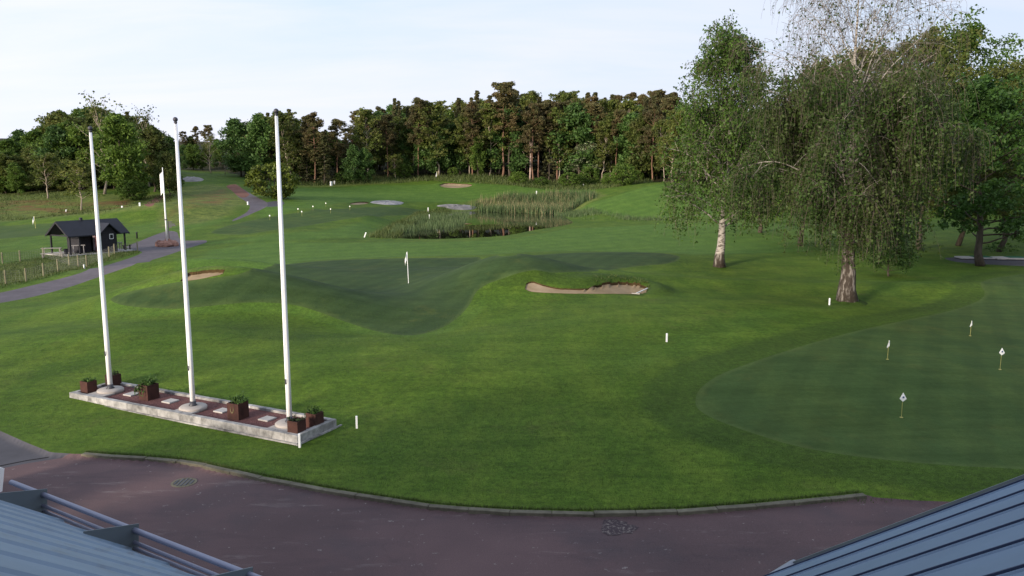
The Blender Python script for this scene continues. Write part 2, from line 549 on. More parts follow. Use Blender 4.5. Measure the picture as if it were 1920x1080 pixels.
# control points: image column, row and the distance ahead at which the ground is there
CTRL = [(u, v, None) for v in (1050, 850, 700, 610) for u in (-250, 300, 960, 1600, 2200)]
CTRL += [(1300, 500, None), (1840, 500, None), (2300, 480, None), (-150, 520, None), (60, 530, None), (300, 500, None), (700, 480, None), (500, 500, None),
         (900, 455, 88), (0, 450, 90), (320, 455, 86), (170, 478, 74),
         (850, 447, 95), (700, 446, 95), (1000, 432, 106), (1110, 418.5, 122), (1183, 415, 126), (850, 398, 152), (1040, 397, 153), (1150, 430, 106), (1000, 452, 90),
         (1200, 413, 126), (1240, 343, 165), (1170, 362, 155), (1100, 384, 148), (1340, 418, 110), (1400, 375, 140), (1400, 345, 175), (1230, 335, 195),
         (1050, 362, 172), (1000, 352, 185), (1110, 352, 182),
         (850, 347, 190), (900, 370, 172), (855, 388, 157), (710, 381, 150), (600, 400, 122), (680, 440, 98), (500, 430, 95), (700, 415, 115), (780, 405, 135),
         (550, 346, 188), (700, 335, 200), (900, 330, 205), (1050, 347, 198), (760, 340, 198),
         (1180, 292, 235), (1050, 305, 240), (800, 305, 250), (600, 312, 240), (1300, 300, 240),
         (60, 432, 104), (60, 402, 125), (150, 385, 132), (50, 370, 142), (200, 360, 150), (0, 342, 170), (100, 300, 200), (-150, 380, 140),
         (300, 370, 140), (250, 400, 118), (390, 336, 175), (390, 365, 145), (330, 420, 102), (420, 400, 116), (430, 347, 168), (500, 385, 128), (515, 372, 138), (400, 325, 230), (440, 440, 92),
         (460, 350, 165), (1600, 455, 88), (1900, 440, 97), (1700, 400, 150), (1900, 402, 145), (2200, 400, 140), (1600, 300, 260), (1900, 320, 260)]
cp = []
for (u, v, d) in CTRL:
    r = ray(u, v)
    if d is None:
        q = flat(u, v)
    else:
        q = r * (d / r[1]) + np.array([0, 0, CAMZ])
    cp.append(q)
cp += [np.array(q, float) for q in ((0, 0, 0), (-20, 0, 0), (20, 0, 0), (0, -20, 0), (-40, 10, 0), (40, 10, 0))]
cp = np.array(cp)


def tps_phi(r2):
    return r2 * np.log(r2 + 1e-6)


def tps_fit(P, z, lam):
    n = len(P)
    K = tps_phi(((P[:, None] - P[None]) ** 2).sum(-1)) + lam * np.eye(n)
    Q = np.c_[np.ones(n), P]
    A = np.block([[K, Q], [Q.T, np.zeros((3, 3))]])
    return np.linalg.solve(A, np.r_[z, 0, 0, 0])


PS = cp[:, :2] / 100
TW = tps_fit(PS, cp[:, 2], 2e-3)


def sstep(a, b, x):
    t_ = np.clip((x - a) / (b - a), 0, 1)
    return t_ * t_ * (3 - 2 * t_)


# swells: column, row on the flat, half-width along x and y (m), height
BUMPS = [(470, 590, 5.2, 2.6, 1.05), (330, 585, 4.0, 2.2, .45), (950, 560, 3.4, 3.4, .95), (1100, 560, 6.5, 3.0, .45), (1010, 526, 5.0, 2.0, .40),
         (770, 640, 5.0, 2.4, -.25), (620, 530, 12., 4.0, .30), (760, 500, 9., 3.0, .25), (1150, 490, 11., 4.5, .35), (280, 520, 5., 2.5, .35),
         (1180, 610, 7., 3.0, .35), (880, 660, 6., 2.4, .22), (250, 640, 5., 2.2, .30), (600, 690, 7., 2.0, .12), (1420, 590, 6., 2.5, .15),
         (1130, 545, 6.0, 1.6, .22), (700, 720, 9., 2.0, .16), (400, 660, 6., 1.8, .18), (1000, 640, 8., 2.0, .2), (1330, 540, 6., 2.2, .2),
         (1740, 700, 9.5, 6.0, .18), (1800, 545, 5.0, 2.0, .30), (1500, 700, 4.5, 3.5, .12),
         (430, 520, 4.0, 1.5, .35), (560, 420, 12., 4., .5), (330, 425, 6., 4., .6), (180, 425, 10., 4., .5)]
BW = [(flat(u, v)[0], flat(u, v)[1], sx, sy, a * 2.0) for (u, v, sx, sy, a) in BUMPS]


def base_h(x, y):
    x, y = np.asarray(x, float), np.asarray(y, float)
    r = np.hypot(x, y)
    k = np.minimum(1, 290 / np.maximum(r, 1e-3))
    X, Y = x * k / 100, y * k / 100
    sh = X.shape
    X, Y = X.ravel(), Y.ravel()
    z = np.empty_like(X)
    for i in range(0, len(X), 40000):
        a, b = X[i:i + 40000], Y[i:i + 40000]
        r2 = (a[:, None] - PS[:, 0]) ** 2 + (b[:, None] - PS[:, 1]) ** 2
        z[i:i + 40000] = tps_phi(r2) @ TW[:-3] + TW[-3] + TW[-2] * a + TW[-1] * b
    z = z.reshape(sh)
    z = np.clip(z, -1.2, 22)
    # flat behind clubhouse; unseen hill added beyond woods blocks sky reflected in pond
    z = z * (1 - sstep(-5, -30, y)) if False else np.where(y < 5, z * sstep(-40, 5, y), z)
    z = z + (19 - z) * sstep(262, 340, r) * (y > 0)
    return z


POND_PX = [(738, 441), (752, 447), (800, 448), (855, 447), (946, 442), (1001, 431.5), (1045, 425.0), (1068, 420.5), (1074, 416.5), (1068, 412.0),
           (1060, 407), (1045, 398), (1040, 396), (960, 394), (900, 395), (850, 398), (800, 404), (765, 418)]
ZW = -.30


def smooth_poly(P, n=4):
    P = np.array(P, float)
    k = len(P)
    out = []
    for i in range(k):
        a, b, c, d = P[i - 1], P[i], P[(i + 1) % k], P[(i + 2) % k]
        for j in range(n):
            t_ = j / n
            out.append(.5 * ((2 * b) + (c - a) * t_ + (2 * a - 5 * b + 4 * c - d) * t_ ** 2 + (3 * b - a - 3 * c + d) * t_ ** 3))
    return np.array(out)


def sdf(x, y, P):
    """signed distance, positive inside; exact near, cheap far"""
    x, y = np.asarray(x, float), np.asarray(y, float)
    sh = x.shape
    x, y = x.ravel(), y.ravel()
    lo, hi = P.min(0) - 8, P.max(0) + 8
    out = np.full(len(x), -8.0)
    sel = np.where((x > lo[0]) & (x < hi[0]) & (y > lo[1]) & (y < hi[1]))[0]
    A, B = P, np.roll(P, -1, 0)
    for i in range(0, len(sel), 20000):
        s_ = sel[i:i + 20000]
        X, Y = x[s_][:, None], y[s_][:, None]
        dx, dy = B[:, 0] - A[:, 0], B[:, 1] - A[:, 1]
        tt = np.clip(((X - A[:, 0]) * dx + (Y - A[:, 1]) * dy) / (dx * dx + dy * dy + 1e-12), 0, 1)
        d = np.sqrt(((X - A[:, 0] - tt * dx) ** 2 + (Y - A[:, 1] - tt * dy) ** 2).min(1))
        cr = ((A[:, 1] > Y) != (B[:, 1] > Y)) & (X < (B[:, 0] - A[:, 0]) * (Y - A[:, 1]) / np.where(np.abs(dy) < 1e-12, 1e-12, dy) + A[:, 0])
        ins = cr.sum(1) % 2 == 1
        out[s_] = np.where(ins, d, -d)
    return out.reshape(sh)


POND = smooth_poly([flat(u, v, ZW)[:2] for u, v in POND_PX], 3)
# pond basin along a plane: convert with the level of the water itself


def H(x, y):
    x, y = np.asarray(x, float), np.asarray(y, float)
    z = base_h(x, y)
    for (bx, by, sx, sy, a) in BW:
        z = z + a * np.exp(-((x - bx) / sx) ** 2 * .5 - ((y - by) / sy) ** 2 * .5)
    z = z + .05 * np.sin(x * .31 + 1.3) * np.sin(y * .27) * sstep(20, 45, y)
    sp = sdf(x, y, POND)
    k = sstep(-6, 0, sp)
    z = z * (1 - k) + ZW * k
    return z


def h1(x, y):
    return float(H(np.array([x]), np.array([y]))[0])


def at(u, v):
    """ground point seen at an image position"""
    d = ray(u, v)
    s_ = np.r_[np.linspace(8, 120, 560), np.linspace(120.3, 330, 700)] / d[1]
    X, Y, Z = d[0] * s_, d[1] * s_, CAMZ + d[2] * s_
    g = Z - H(X, Y)
    i = np.where(g < 0)[0]
    if len(i) == 0:
        i = np.array([len(s_) - 1])
    i = max(1, i[0])
    g0, g1 = g[i - 1], g[i]
    k = g0 / (g0 - g1) if g0 != g1 else 0
    q = s_[i - 1] + (s_[i] - s_[i - 1]) * min(1, max(0, k))
    return np.array([d[0] * q, d[1] * q, h1(d[0] * q, d[1] * q)])


def pd(u, y):
    """ground point at image column u, y metres ahead"""
    x = (u - 960) / F * y
    for _ in range(3):
        z = h1(x, y)
        x = (u - 960) / F * (y * CP + (CAMZ - z) * SP)
    return np.array([x, y, h1(x, y)])


def poly_at(P, n=4):
    return np.array([at(u, v)[:2] for u, v in (smooth_poly(P, n) if n > 1 else P)])


# ------------------------------------------------------------------ ground sheet, split exactly along the outlines of its surfaces
KERB_PX = [(155, 851), (225, 856), (300, 861), (360, 868), (420, 881), (490, 896), (560, 909), (630, 922), (700, 933), (800, 948), (900, 957), (1000, 961), (1100, 963), (1200, 961.5), (1300, 958), (1380, 952), (1450, 946), (1540, 938), (1622, 930)]
road_edge = [flat(u, v)[:2] for u, v in [(-120, 770), (-60, 787), (0, 808), (50, 830), (95, 848), (140, 851)] + KERB_PX + [(1640, 935), (1720, 941), (1800, 944), (1900, 946), (2050, 946)]]
ROAD = np.array(list(road_edge) + [np.array(q, float) for q in ((24, 15), (26, -30), (-40, -30), (-40, 30), (-30, 31))])
GREEN = poly_at([(205, 560), (250, 545), (320, 531), (400, 521), (450, 514), (490, 502), (560, 493), (620, 488), (760, 484), (900, 482), (1000, 478), (1100, 473), (1230, 474), (1275, 482), (1255, 494), (1190, 500),
                 (1120, 509), (1040, 512), (980, 516), (925, 528), (895, 545), (882, 568), (864, 590), (830, 614), (775, 629), (715, 623), (650, 604), (590, 582), (540, 570), (470, 567), (400, 573), (330, 579), (240, 574)], 3)
PRACT = poly_at([(1304, 755), (1312, 730), (1345, 705), (1400, 683), (1500, 650), (1600, 622), (1700, 600), (1780, 583), (1830, 566), (1848, 550), (1838, 532), (1870, 520), (1960, 512), (2100, 520), (2300, 600), (2400, 760), (2200, 900), (1920, 880), (1800, 874), (1700, 866), (1600, 855), (1500, 838), (1420, 815), (1350, 790), (1315, 772)], 3)
FARGREEN = poly_at([(395, 436), (440, 420), (510, 406), (580, 396), (680, 389), (745, 388), (800, 396), (770, 403), (700, 405), (640, 412), (590, 421), (520, 431), (450, 440)], 3)
LEFTGREEN = poly_at([(-80, 430), (20, 423), (120, 417), (200, 413), (235, 419), (180, 428), (90, 440), (-80, 452)], 3)
B1 = poly_at([(984, 540), (988, 530), (1000, 528), (1018, 534), (1045, 539.5), (1075, 541.5), (1105, 541), (1122, 535), (1165, 529), (1205, 535), (1216, 541), (1206, 551), (1150, 551), (1080, 551), (1020, 549), (990, 546)], 3)
B2 = poly_at([(322, 526), (345, 520), (352, 512), (380, 508), (410, 506), (445, 509), (425, 515), (390, 521), (350, 527)], 3)
B3 = poly_at([(824, 347), (838, 343.5), (862, 345), (884, 345.5), (880, 350), (855, 352.5), (832, 351)], 3)
B4 = poly_at([(655, 382), (672, 378.5), (690, 379), (688, 382), (668, 384)], 3)
PATH1 = poly_at([(-80, 583), (0, 568), (60, 557), (130, 538), (200, 514), (255, 496), (310, 480), (350, 466), (386, 455), (383, 450), (340, 451), (333, 436), (315, 433), (292, 440), (262, 452), (236, 463), (250, 469), (268, 473), (240, 485), (190, 500), (130, 518), (60, 535), (0, 549), (-80, 564)], 2)
PATH2 = poly_at([(424, 349), (442, 345.5), (452, 352), (470, 363), (486, 372), (500, 379), (500, 388), (478, 398), (455, 408), (436, 415), (438, 411), (458, 401), (468, 391), (466, 381), (448, 370), (436, 358)], 2)
PATH3 = poly_at([(500, 379), (530, 377), (530, 385), (501, 388)], 2)
PATH4 = poly_at([(270, 384), (282, 376), (300, 366), (306, 370), (296, 380), (282, 388)], 2)
REDTOP = poly_at([(424, 349), (442, 345.5), (457, 356), (468, 365), (456, 371), (444, 366), (434, 357)], 2)
APRON = poly_at([(1776, 487), (1800, 482), (2050, 492), (2050, 508), (1920, 499), (1820, 494)], 2)
SURF = [('road', ROAD), ('pond', POND), ('putting_green', GREEN), ('practice_green', PRACT), ('far_green', FARGREEN), ('left_green', LEFTGREEN),
        ('bunker', B1), ('bunker', B2), ('bunker', B3), ('bunker', B4), ('dirt_path', REDTOP), ('path', PATH1), ('path', PATH2), ('tarmac', PATH3), ('dirt_path', PATH4), ('apron', APRON)]


def blur_mask(P, x, y, wd=2.5):
    return sstep(-wd, wd, sdf(x, y, P))


rs = [0.5]
while rs[-1] < 330:
    r_ = rs[-1]
    rs.append(r_ + float(np.clip(r_ * r_ / 3300, .10, .95)))
rs += [345, 370, 400, 440, 500, 600, 750, 1000, 1500, 2500, 4500]
rs = np.array(rs)
th = np.r_[np.linspace(-PI, -.75, 46)[:-1], np.linspace(-.75, .75, 520), np.linspace(.75, PI, 46)[1:-1]]
nr, nt_ = len(rs), len(th)
GX = (rs[:, None] * np.sin(th)).ravel()
GY = (rs[:, None] * np.cos(th)).ravel()
i_, j_ = np.meshgrid(np.arange(nr - 1), np.arange(nt_), indexing='ij')
jn_ = (j_ + 1) % nt_
a_, b_, c_, d_ = i_ * nt_ + j_, i_ * nt_ + jn_, (i_ + 1) * nt_ + jn_, (i_ + 1) * nt_ + j_
odd = ((i_ + j_) % 2).astype(bool).ravel()
T1 = np.stack([a_, b_, c_], -1).reshape(-1, 3)
T2 = np.stack([a_, c_, d_], -1).reshape(-1, 3)
TR = np.concatenate([T1, T2])[:, ::-1]
TR = TR.copy()
PTS = np.stack([GX, GY], 1)


def split(tris, P):
    """cut triangles along the outline P: returns (inside, outside), adding points to PTS"""
    global PTS
    s_ = sdf(PTS[:, 0], PTS[:, 1], P)
    s_ = np.where(np.abs(s_) < 2e-3, 2e-3, s_)
    ins = s_[tris] > 0
    cnt = ins.sum(1)
    full, none = tris[cnt == 3], tris[cnt == 0]
    cut = tris[(cnt == 1) | (cnt == 2)]
    new, cache, I, O = [], {}, [], []
    base = len(PTS)

    def mid(a, b):
        k = (a, b) if a < b else (b, a)
        if k not in cache:
            w_ = s_[a] / (s_[a] - s_[b])
            cache[k] = base + len(new)
            new.append(PTS[a] * (1 - w_) + PTS[b] * w_)
        return cache[k]
    for tri in cut.tolist():
        m_in = [s_[q] > 0 for q in tri]
        lone = m_in.index(True) if sum(m_in) == 1 else m_in.index(False)
        a, b, c = tri[lone], tri[(lone + 1) % 3], tri[(lone + 2) % 3]
        ab, ac = mid(a, b), mid(a, c)
        one, two = [(a, ab, ac)], [(ab, b, c), (ab, c, ac)]
        if m_in[lone]:
            I += one
            O += two
        else:
            O += one
            I += two
    if new:
        PTS = np.concatenate([PTS, np.array(new)])
    I = np.array(I, int).reshape(-1, 3)
    O = np.array(O, int).reshape(-1, 3)
    return np.concatenate([full, I]), np.concatenate([none, O])


pieces = []
rest = TR
for nm, P in SURF:
    ins, rest = split(rest, P)
    pieces.append(ins)

GREYP = np.array([flat(u, v)[:2] for u, v in ((-300, 700), (-60, 700), (60, 800), (105, 845), (134, 850), (50, 863), (0, 873), (-60, 887), (-150, 904), (-300, 940))])
g_in, g_out = split(pieces[0], GREYP)
pieces[0] = g_out
pieces.append(g_in)
SURF.append(('grey_road', ROAD))
GZ = H(PTS[:, 0], PTS[:, 1])
gx, gy = PTS[:, 0], PTS[:, 1]
# forest line: image column -> distance where the wood begins
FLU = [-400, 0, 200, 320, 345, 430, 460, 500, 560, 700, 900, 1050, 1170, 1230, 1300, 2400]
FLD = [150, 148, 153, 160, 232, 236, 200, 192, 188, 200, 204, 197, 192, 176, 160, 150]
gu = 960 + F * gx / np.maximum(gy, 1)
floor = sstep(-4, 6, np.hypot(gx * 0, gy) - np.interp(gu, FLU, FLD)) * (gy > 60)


def region(pts, wd=2.0):
    return blur_mask(poly_at(pts, 1), gx, gy, wd)


fair = np.maximum.reduce([
    sstep(-1.5, -.7, sdf(gx, gy, GREEN)) * sstep(48, 40, gy) * .55,
    region([(330, 508), (390, 470), (480, 455), (690, 455), (860, 453), (960, 448), (1060, 430), (1250, 419), (1520, 425), (1520, 470), (1300, 478), (1100, 470), (900, 478), (700, 483), (560, 490), (450, 506)], 1.5),
    region([(470, 380), (560, 352), (700, 347), (900, 343), (1050, 353), (1110, 352), (1080, 362), (900, 372), (880, 385), (760, 378), (640, 380), (560, 396), (480, 410)], 2) * .8,
    region([(1060, 402), (1130, 375), (1235, 345), (1400, 350), (1520, 410), (1180, 411)], 2),
    region([(1180, 735), (1260, 685), (1420, 622), (1600, 580), (1760, 536), (1920, 506), (1920, 498), (1750, 516), (1560, 556), (1350, 590), (1150, 660), (1080, 740)], 1.6) * .42,
    region([(-60, 470), (60, 442), (200, 430), (330, 398), (420, 402), (440, 412), (380, 432), (290, 438), (200, 465), (100, 470)], 2) * .55,
    region([(400, 345), (440, 330), (470, 335), (400, 338)], 2) * .7,
    region([(340, 462), (400, 452), (600, 432), (740, 410), (690, 446), (560, 452)], 2) * .7])
rough = np.maximum.reduce([
    region([(-60, 362), (120, 355), (250, 368), (330, 360), (300, 392), (180, 402), (-60, 415)], 3),
    region([(325, 352), (400, 345), (430, 352), (470, 378), (440, 400), (380, 418), (290, 430), (300, 395)], 2.5) * .9,
    region([(-60, 505), (60, 488), (170, 478), (255, 470), (180, 495), (80, 520), (-60, 545)], 1.5),
    region([(560, 350), (800, 338), (1000, 350), (1000, 340), (800, 330), (560, 338)], 2) * .8,
    region([(680, 440), (720, 425), (790, 398), (860, 380), (900, 372), (1000, 362), (1120, 358), (1140, 366), (1070, 402), (1000, 396), (800, 402), (760, 430), (745, 447)], 1.5) * .8,
    region([(250, 526), (330, 508), (450, 505), (440, 513), (400, 522), (320, 532)], 1) * .5])
dirt = np.maximum.reduce([
    region([(-60, 380), (80, 375), (160, 380), (240, 375), (260, 385), (100, 398), (-60, 402)], 3),
    region([(310, 380), (360, 362), (430, 352), (450, 372), (420, 388), (340, 400), (290, 420)], 3) * .6])
sg = sdf(gx, gy, PRACT)
collar_and_shade = np.clip(sstep(-2.4, -1.0, sg) * sstep(1., -.2, -sg * -1), 0, 1)
collar_and_shade = sstep(-2.6, -1.2, sg) * (sg < .05) * .85
sgm = sdf(gx, gy, GREEN)
collar_and_shade = np.maximum(collar_and_shade, sstep(-2.6, -.9, sdf(gx, gy, B1)) * (gy > B1[:, 1].mean() - .5))
collar_and_shade = np.maximum(collar_and_shade, region([(380, 585), (470, 580), (560, 585), (640, 615), (600, 650), (460, 640), (380, 610)], 1.2) * .55)  # near slope of the left mound: its shade painted in as darker turf
collar_and_shade = np.maximum(collar_and_shade, region([(1250, 790), (1330, 800), (1500, 850), (1700, 880), (1920, 895), (1900, 905), (1500, 875), (1250, 820)], .8) * .7)

LAWN_ATTR = dict(fair=fair, rough=rough, collar_and_shade=collar_and_shade, dirt=dirt, shadeform=fair * 0, floor=floor)


def submesh(name, tris, z, mat, attrs=None, parent=None):
    u_, inv = np.unique(tris, return_inverse=True)
    mb = MB()
    mb.add(np.c_[PTS[u_], z[u_]], inv.reshape(-1, 3))
    return mb.build(name, mat, parent, True, {k: a[u_] for k, a in attrs.items()} if attrs else None)


# turf rolled up a little round the bunkers' far lips
for P, lh in ((B1, .24), (B2, .05), (B3, .22)):
    sb = sdf(gx, gy, P)
    yc = P[:, 1].mean()
    GZ = GZ + (lh * np.exp(-((sb + .7) / .7) ** 2) * sstep(-.5, .8, gy - yc)) * (sb < 1e-4)
lawn_z = GZ
tag(submesh('lawn', rest, lawn_z, M['lawn'], LAWN_ATTR), kind='structure')
MATN = {'road': 'road', 'pond': 'water', 'putting_green': 'green_main', 'practice_green': 'green', 'far_green': 'green', 'left_green': 'green',
        'bunker': 'sand', 'path': 'path', 'tarmac': 'tarmac', 'dirt_path': 'redpath', 'apron': 'tarmac', 'grey_road': 'tarmac'}
NAMES = {'pond': 'water', 'practice_green': 'putting_green', 'far_green': 'putting_green', 'left_green': 'putting_green', 'dirt_path': 'path', 'tarmac': 'path', 'apron': 'pavement', 'bunker': 'sand_bunker', 'grey_road': 'road'}
for (nm, P), tr in zip(SURF, pieces):
    z = GZ.copy()
    if nm == 'pond':
        z[:] = ZW
    elif nm in ('road', 'grey_road'):
        z -= .09 * sstep(0, .12, sdf(gx, gy, P))
    elif nm == 'bunker':
        sb = sdf(gx, gy, P)
        far = P[:, 1].mean()
        z -= (.16 + .22 * sstep(0, 1.6, sb)) * np.where(sb > -.01, 1, 0) * (.35 + .65 * sstep(P[:, 1].min(), P[:, 1].max(), gy))
    ob = submesh(NAMES.get(nm, nm), tr, z, M[MATN[nm]], {'edge': sstep(.28, .10, sdf(gx, gy, P))} if 'green' in nm else None)
    tag(ob, kind='structure')
    if nm == 'bunker':
        # soil face between turf and sand
        E_ = {}
        for tri in tr.tolist():
            for q in range(3):
                e = (tri[q], tri[(q + 1) % 3])
                if (e[1], e[0]) in E_:
                    del E_[(e[1], e[0])]
                else:
                    E_[e] = 1
        mb = MB()
        for (a, b) in E_:
            mb.add([(PTS[a, 0], PTS[a, 1], z[a]), (PTS[b, 0], PTS[b, 1], z[b]), (PTS[b, 0], PTS[b, 1], lawn_z[b] + .01), (PTS[a, 0], PTS[a, 1], lawn_z[a] + .01)], [(0, 1, 2, 3)])
        mb.build('lip', M['lip'], ob)

# kerb stones along the forecourt
kerb = thing('road_kerb', 'long curving row of grey concrete kerb stones along the red forecourt', 'kerb', tuple(flat(900, 957)))
print('kerb ground', [round(h1(*flat(u, v)[:2]), 3) for u, v in KERB_PX[::4]])
kerb_w = np.array([flat(u, v)[:2] for u, v in KERB_PX])
seg = np.r_[0, np.cumsum(np.linalg.norm(np.diff(kerb_w, axis=0), axis=1))]
nk = int(seg[-1] / .98)
kl = seg[-1] / nk
kmesh = [MB().box((0, 0, 0), (kl - .010, .17, .24), bev=.010).mesh('kerb_stone', M['kerb']) for _ in range(3)]
ko = np.array(kerb.location)
for k in range(nk):
    s_ = (k + .5) * kl
    x, y = np.interp(s_, seg, kerb_w[:, 0]), np.interp(s_, seg, kerb_w[:, 1])
    x2, y2 = np.interp(s_ + .3, seg, kerb_w[:, 0]), np.interp(s_ + .3, seg, kerb_w[:, 1])
    x1, y1 = np.interp(s_ - .3, seg, kerb_w[:, 0]), np.interp(s_ - .3, seg, kerb_w[:, 1])
    o = bpy.data.objects.new('kerb_stone', kmesh[k % 3])
    COL.objects.link(o)
    o.parent = kerb
    o.location = (x - ko[0], y - ko[1], h1(x, y) - .100 + random.uniform(-.008, .010) - ko[2])
    o.rotation_euler = (random.uniform(-.02, .02), random.uniform(-.012, .012), math.atan2(y2 - y1, x2 - x1) + random.uniform(-.02, .02))


# ------------------------------------------------------------------ trees
def grow(S, D, L, k, rng, wob, trop, upv=(0, 0, 1)):
    m = len(S)
    P = np.empty((m, k, 3))
    P[:, 0] = S
    d = D / (np.linalg.norm(D, axis=1, keepdims=True) + 1e-9)
    up = np.array(upv, float)
    for i in range(1, k):
        tr_ = trop(i / (k - 1)) if callable(trop) else trop
        d = d + rng.normal(0, wob, (m, 3)) + tr_ * up
        d /= np.linalg.norm(d, axis=1, keepdims=True) + 1e-9
        P[:, i] = P[:, i - 1] + d * (L / (k - 1))[:, None]
    return P


def along(P, idx, t_):
    """points and tangents at parameter t on paths idx"""
    k = P.shape[1]
    f = np.clip(t_, 0, .9999) * (k - 1)
    i = f.astype(int)
    w_ = (f - i)[:, None]
    a, b = P[idx, i], P[idx, i + 1]
    tg = b - a
    return a * (1 - w_) + b * w_, tg / (np.linalg.norm(tg, axis=1, keepdims=True) + 1e-9)


def spawn(P, n, t0, t1, spread, up, rng):
    m = len(P)
    idx = np.repeat(np.arange(m), n)
    t_ = (np.tile(np.arange(n), m) + rng.random(m * n)) / n * (t1 - t0) + t0
    S, T = along(P, idx, t_)
    rnd = rng.normal(0, 1, (m * n, 3))
    rnd -= (rnd * T).sum(1, keepdims=True) * T
    rnd /= np.linalg.norm(rnd, axis=1, keepdims=True)
    D = T * (1 - spread) + rnd * spread + np.array([0, 0, up])
    return idx, t_, S, D


def leaves(C, size, rng, flatz=None, aspect=.62, hang=0.0):
    n = len(C)
    a = rng.normal(0, 1, (n, 3))
    if hang:
        a[:, 2] -= hang
    a /= np.linalg.norm(a, axis=1, keepdims=True)
    b = rng.normal(0, 1, (n, 3))
    if flatz:
        b[:, 2] *= flatz
        a[:, 2] *= flatz
        a /= np.linalg.norm(a, axis=1, keepdims=True)
    b -= (a * b).sum(1, keepdims=True) * a
    b /= np.linalg.norm(b, axis=1, keepdims=True)
    s_ = (size * rng.uniform(.45, 1.45, n))[:, None]
    V = np.stack([C - a * s_, C + b * s_ * aspect, C + a * s_, C - b * s_ * aspect], 1).reshape(-1, 3)
    return V, np.arange(n * 4).reshape(-1, 4)


def root_flare(mb, r, rng, sides=14, h=.5):
    pass


def trunk_path(Ht, lean, wob, rng, k=14):
    z = np.linspace(0, 1, k)
    x = np.cumsum(rng.normal(0, wob, k)) + lean[0] * z
    y = np.cumsum(rng.normal(0, wob, k)) + lean[1] * z
    x -= x[0]
    y -= y[0]
    return np.stack([x, y, z * Ht], 1)


def trunk_rad(k, r0, tip=.12, flare=1.35):
    z = np.linspace(0, 1, k)
    r = r0 * ((1 - z) ** .85 * (1 - tip) + tip)
    r[0] *= flare
    r[1] *= 1 + (flare - 1) * .25
    return r


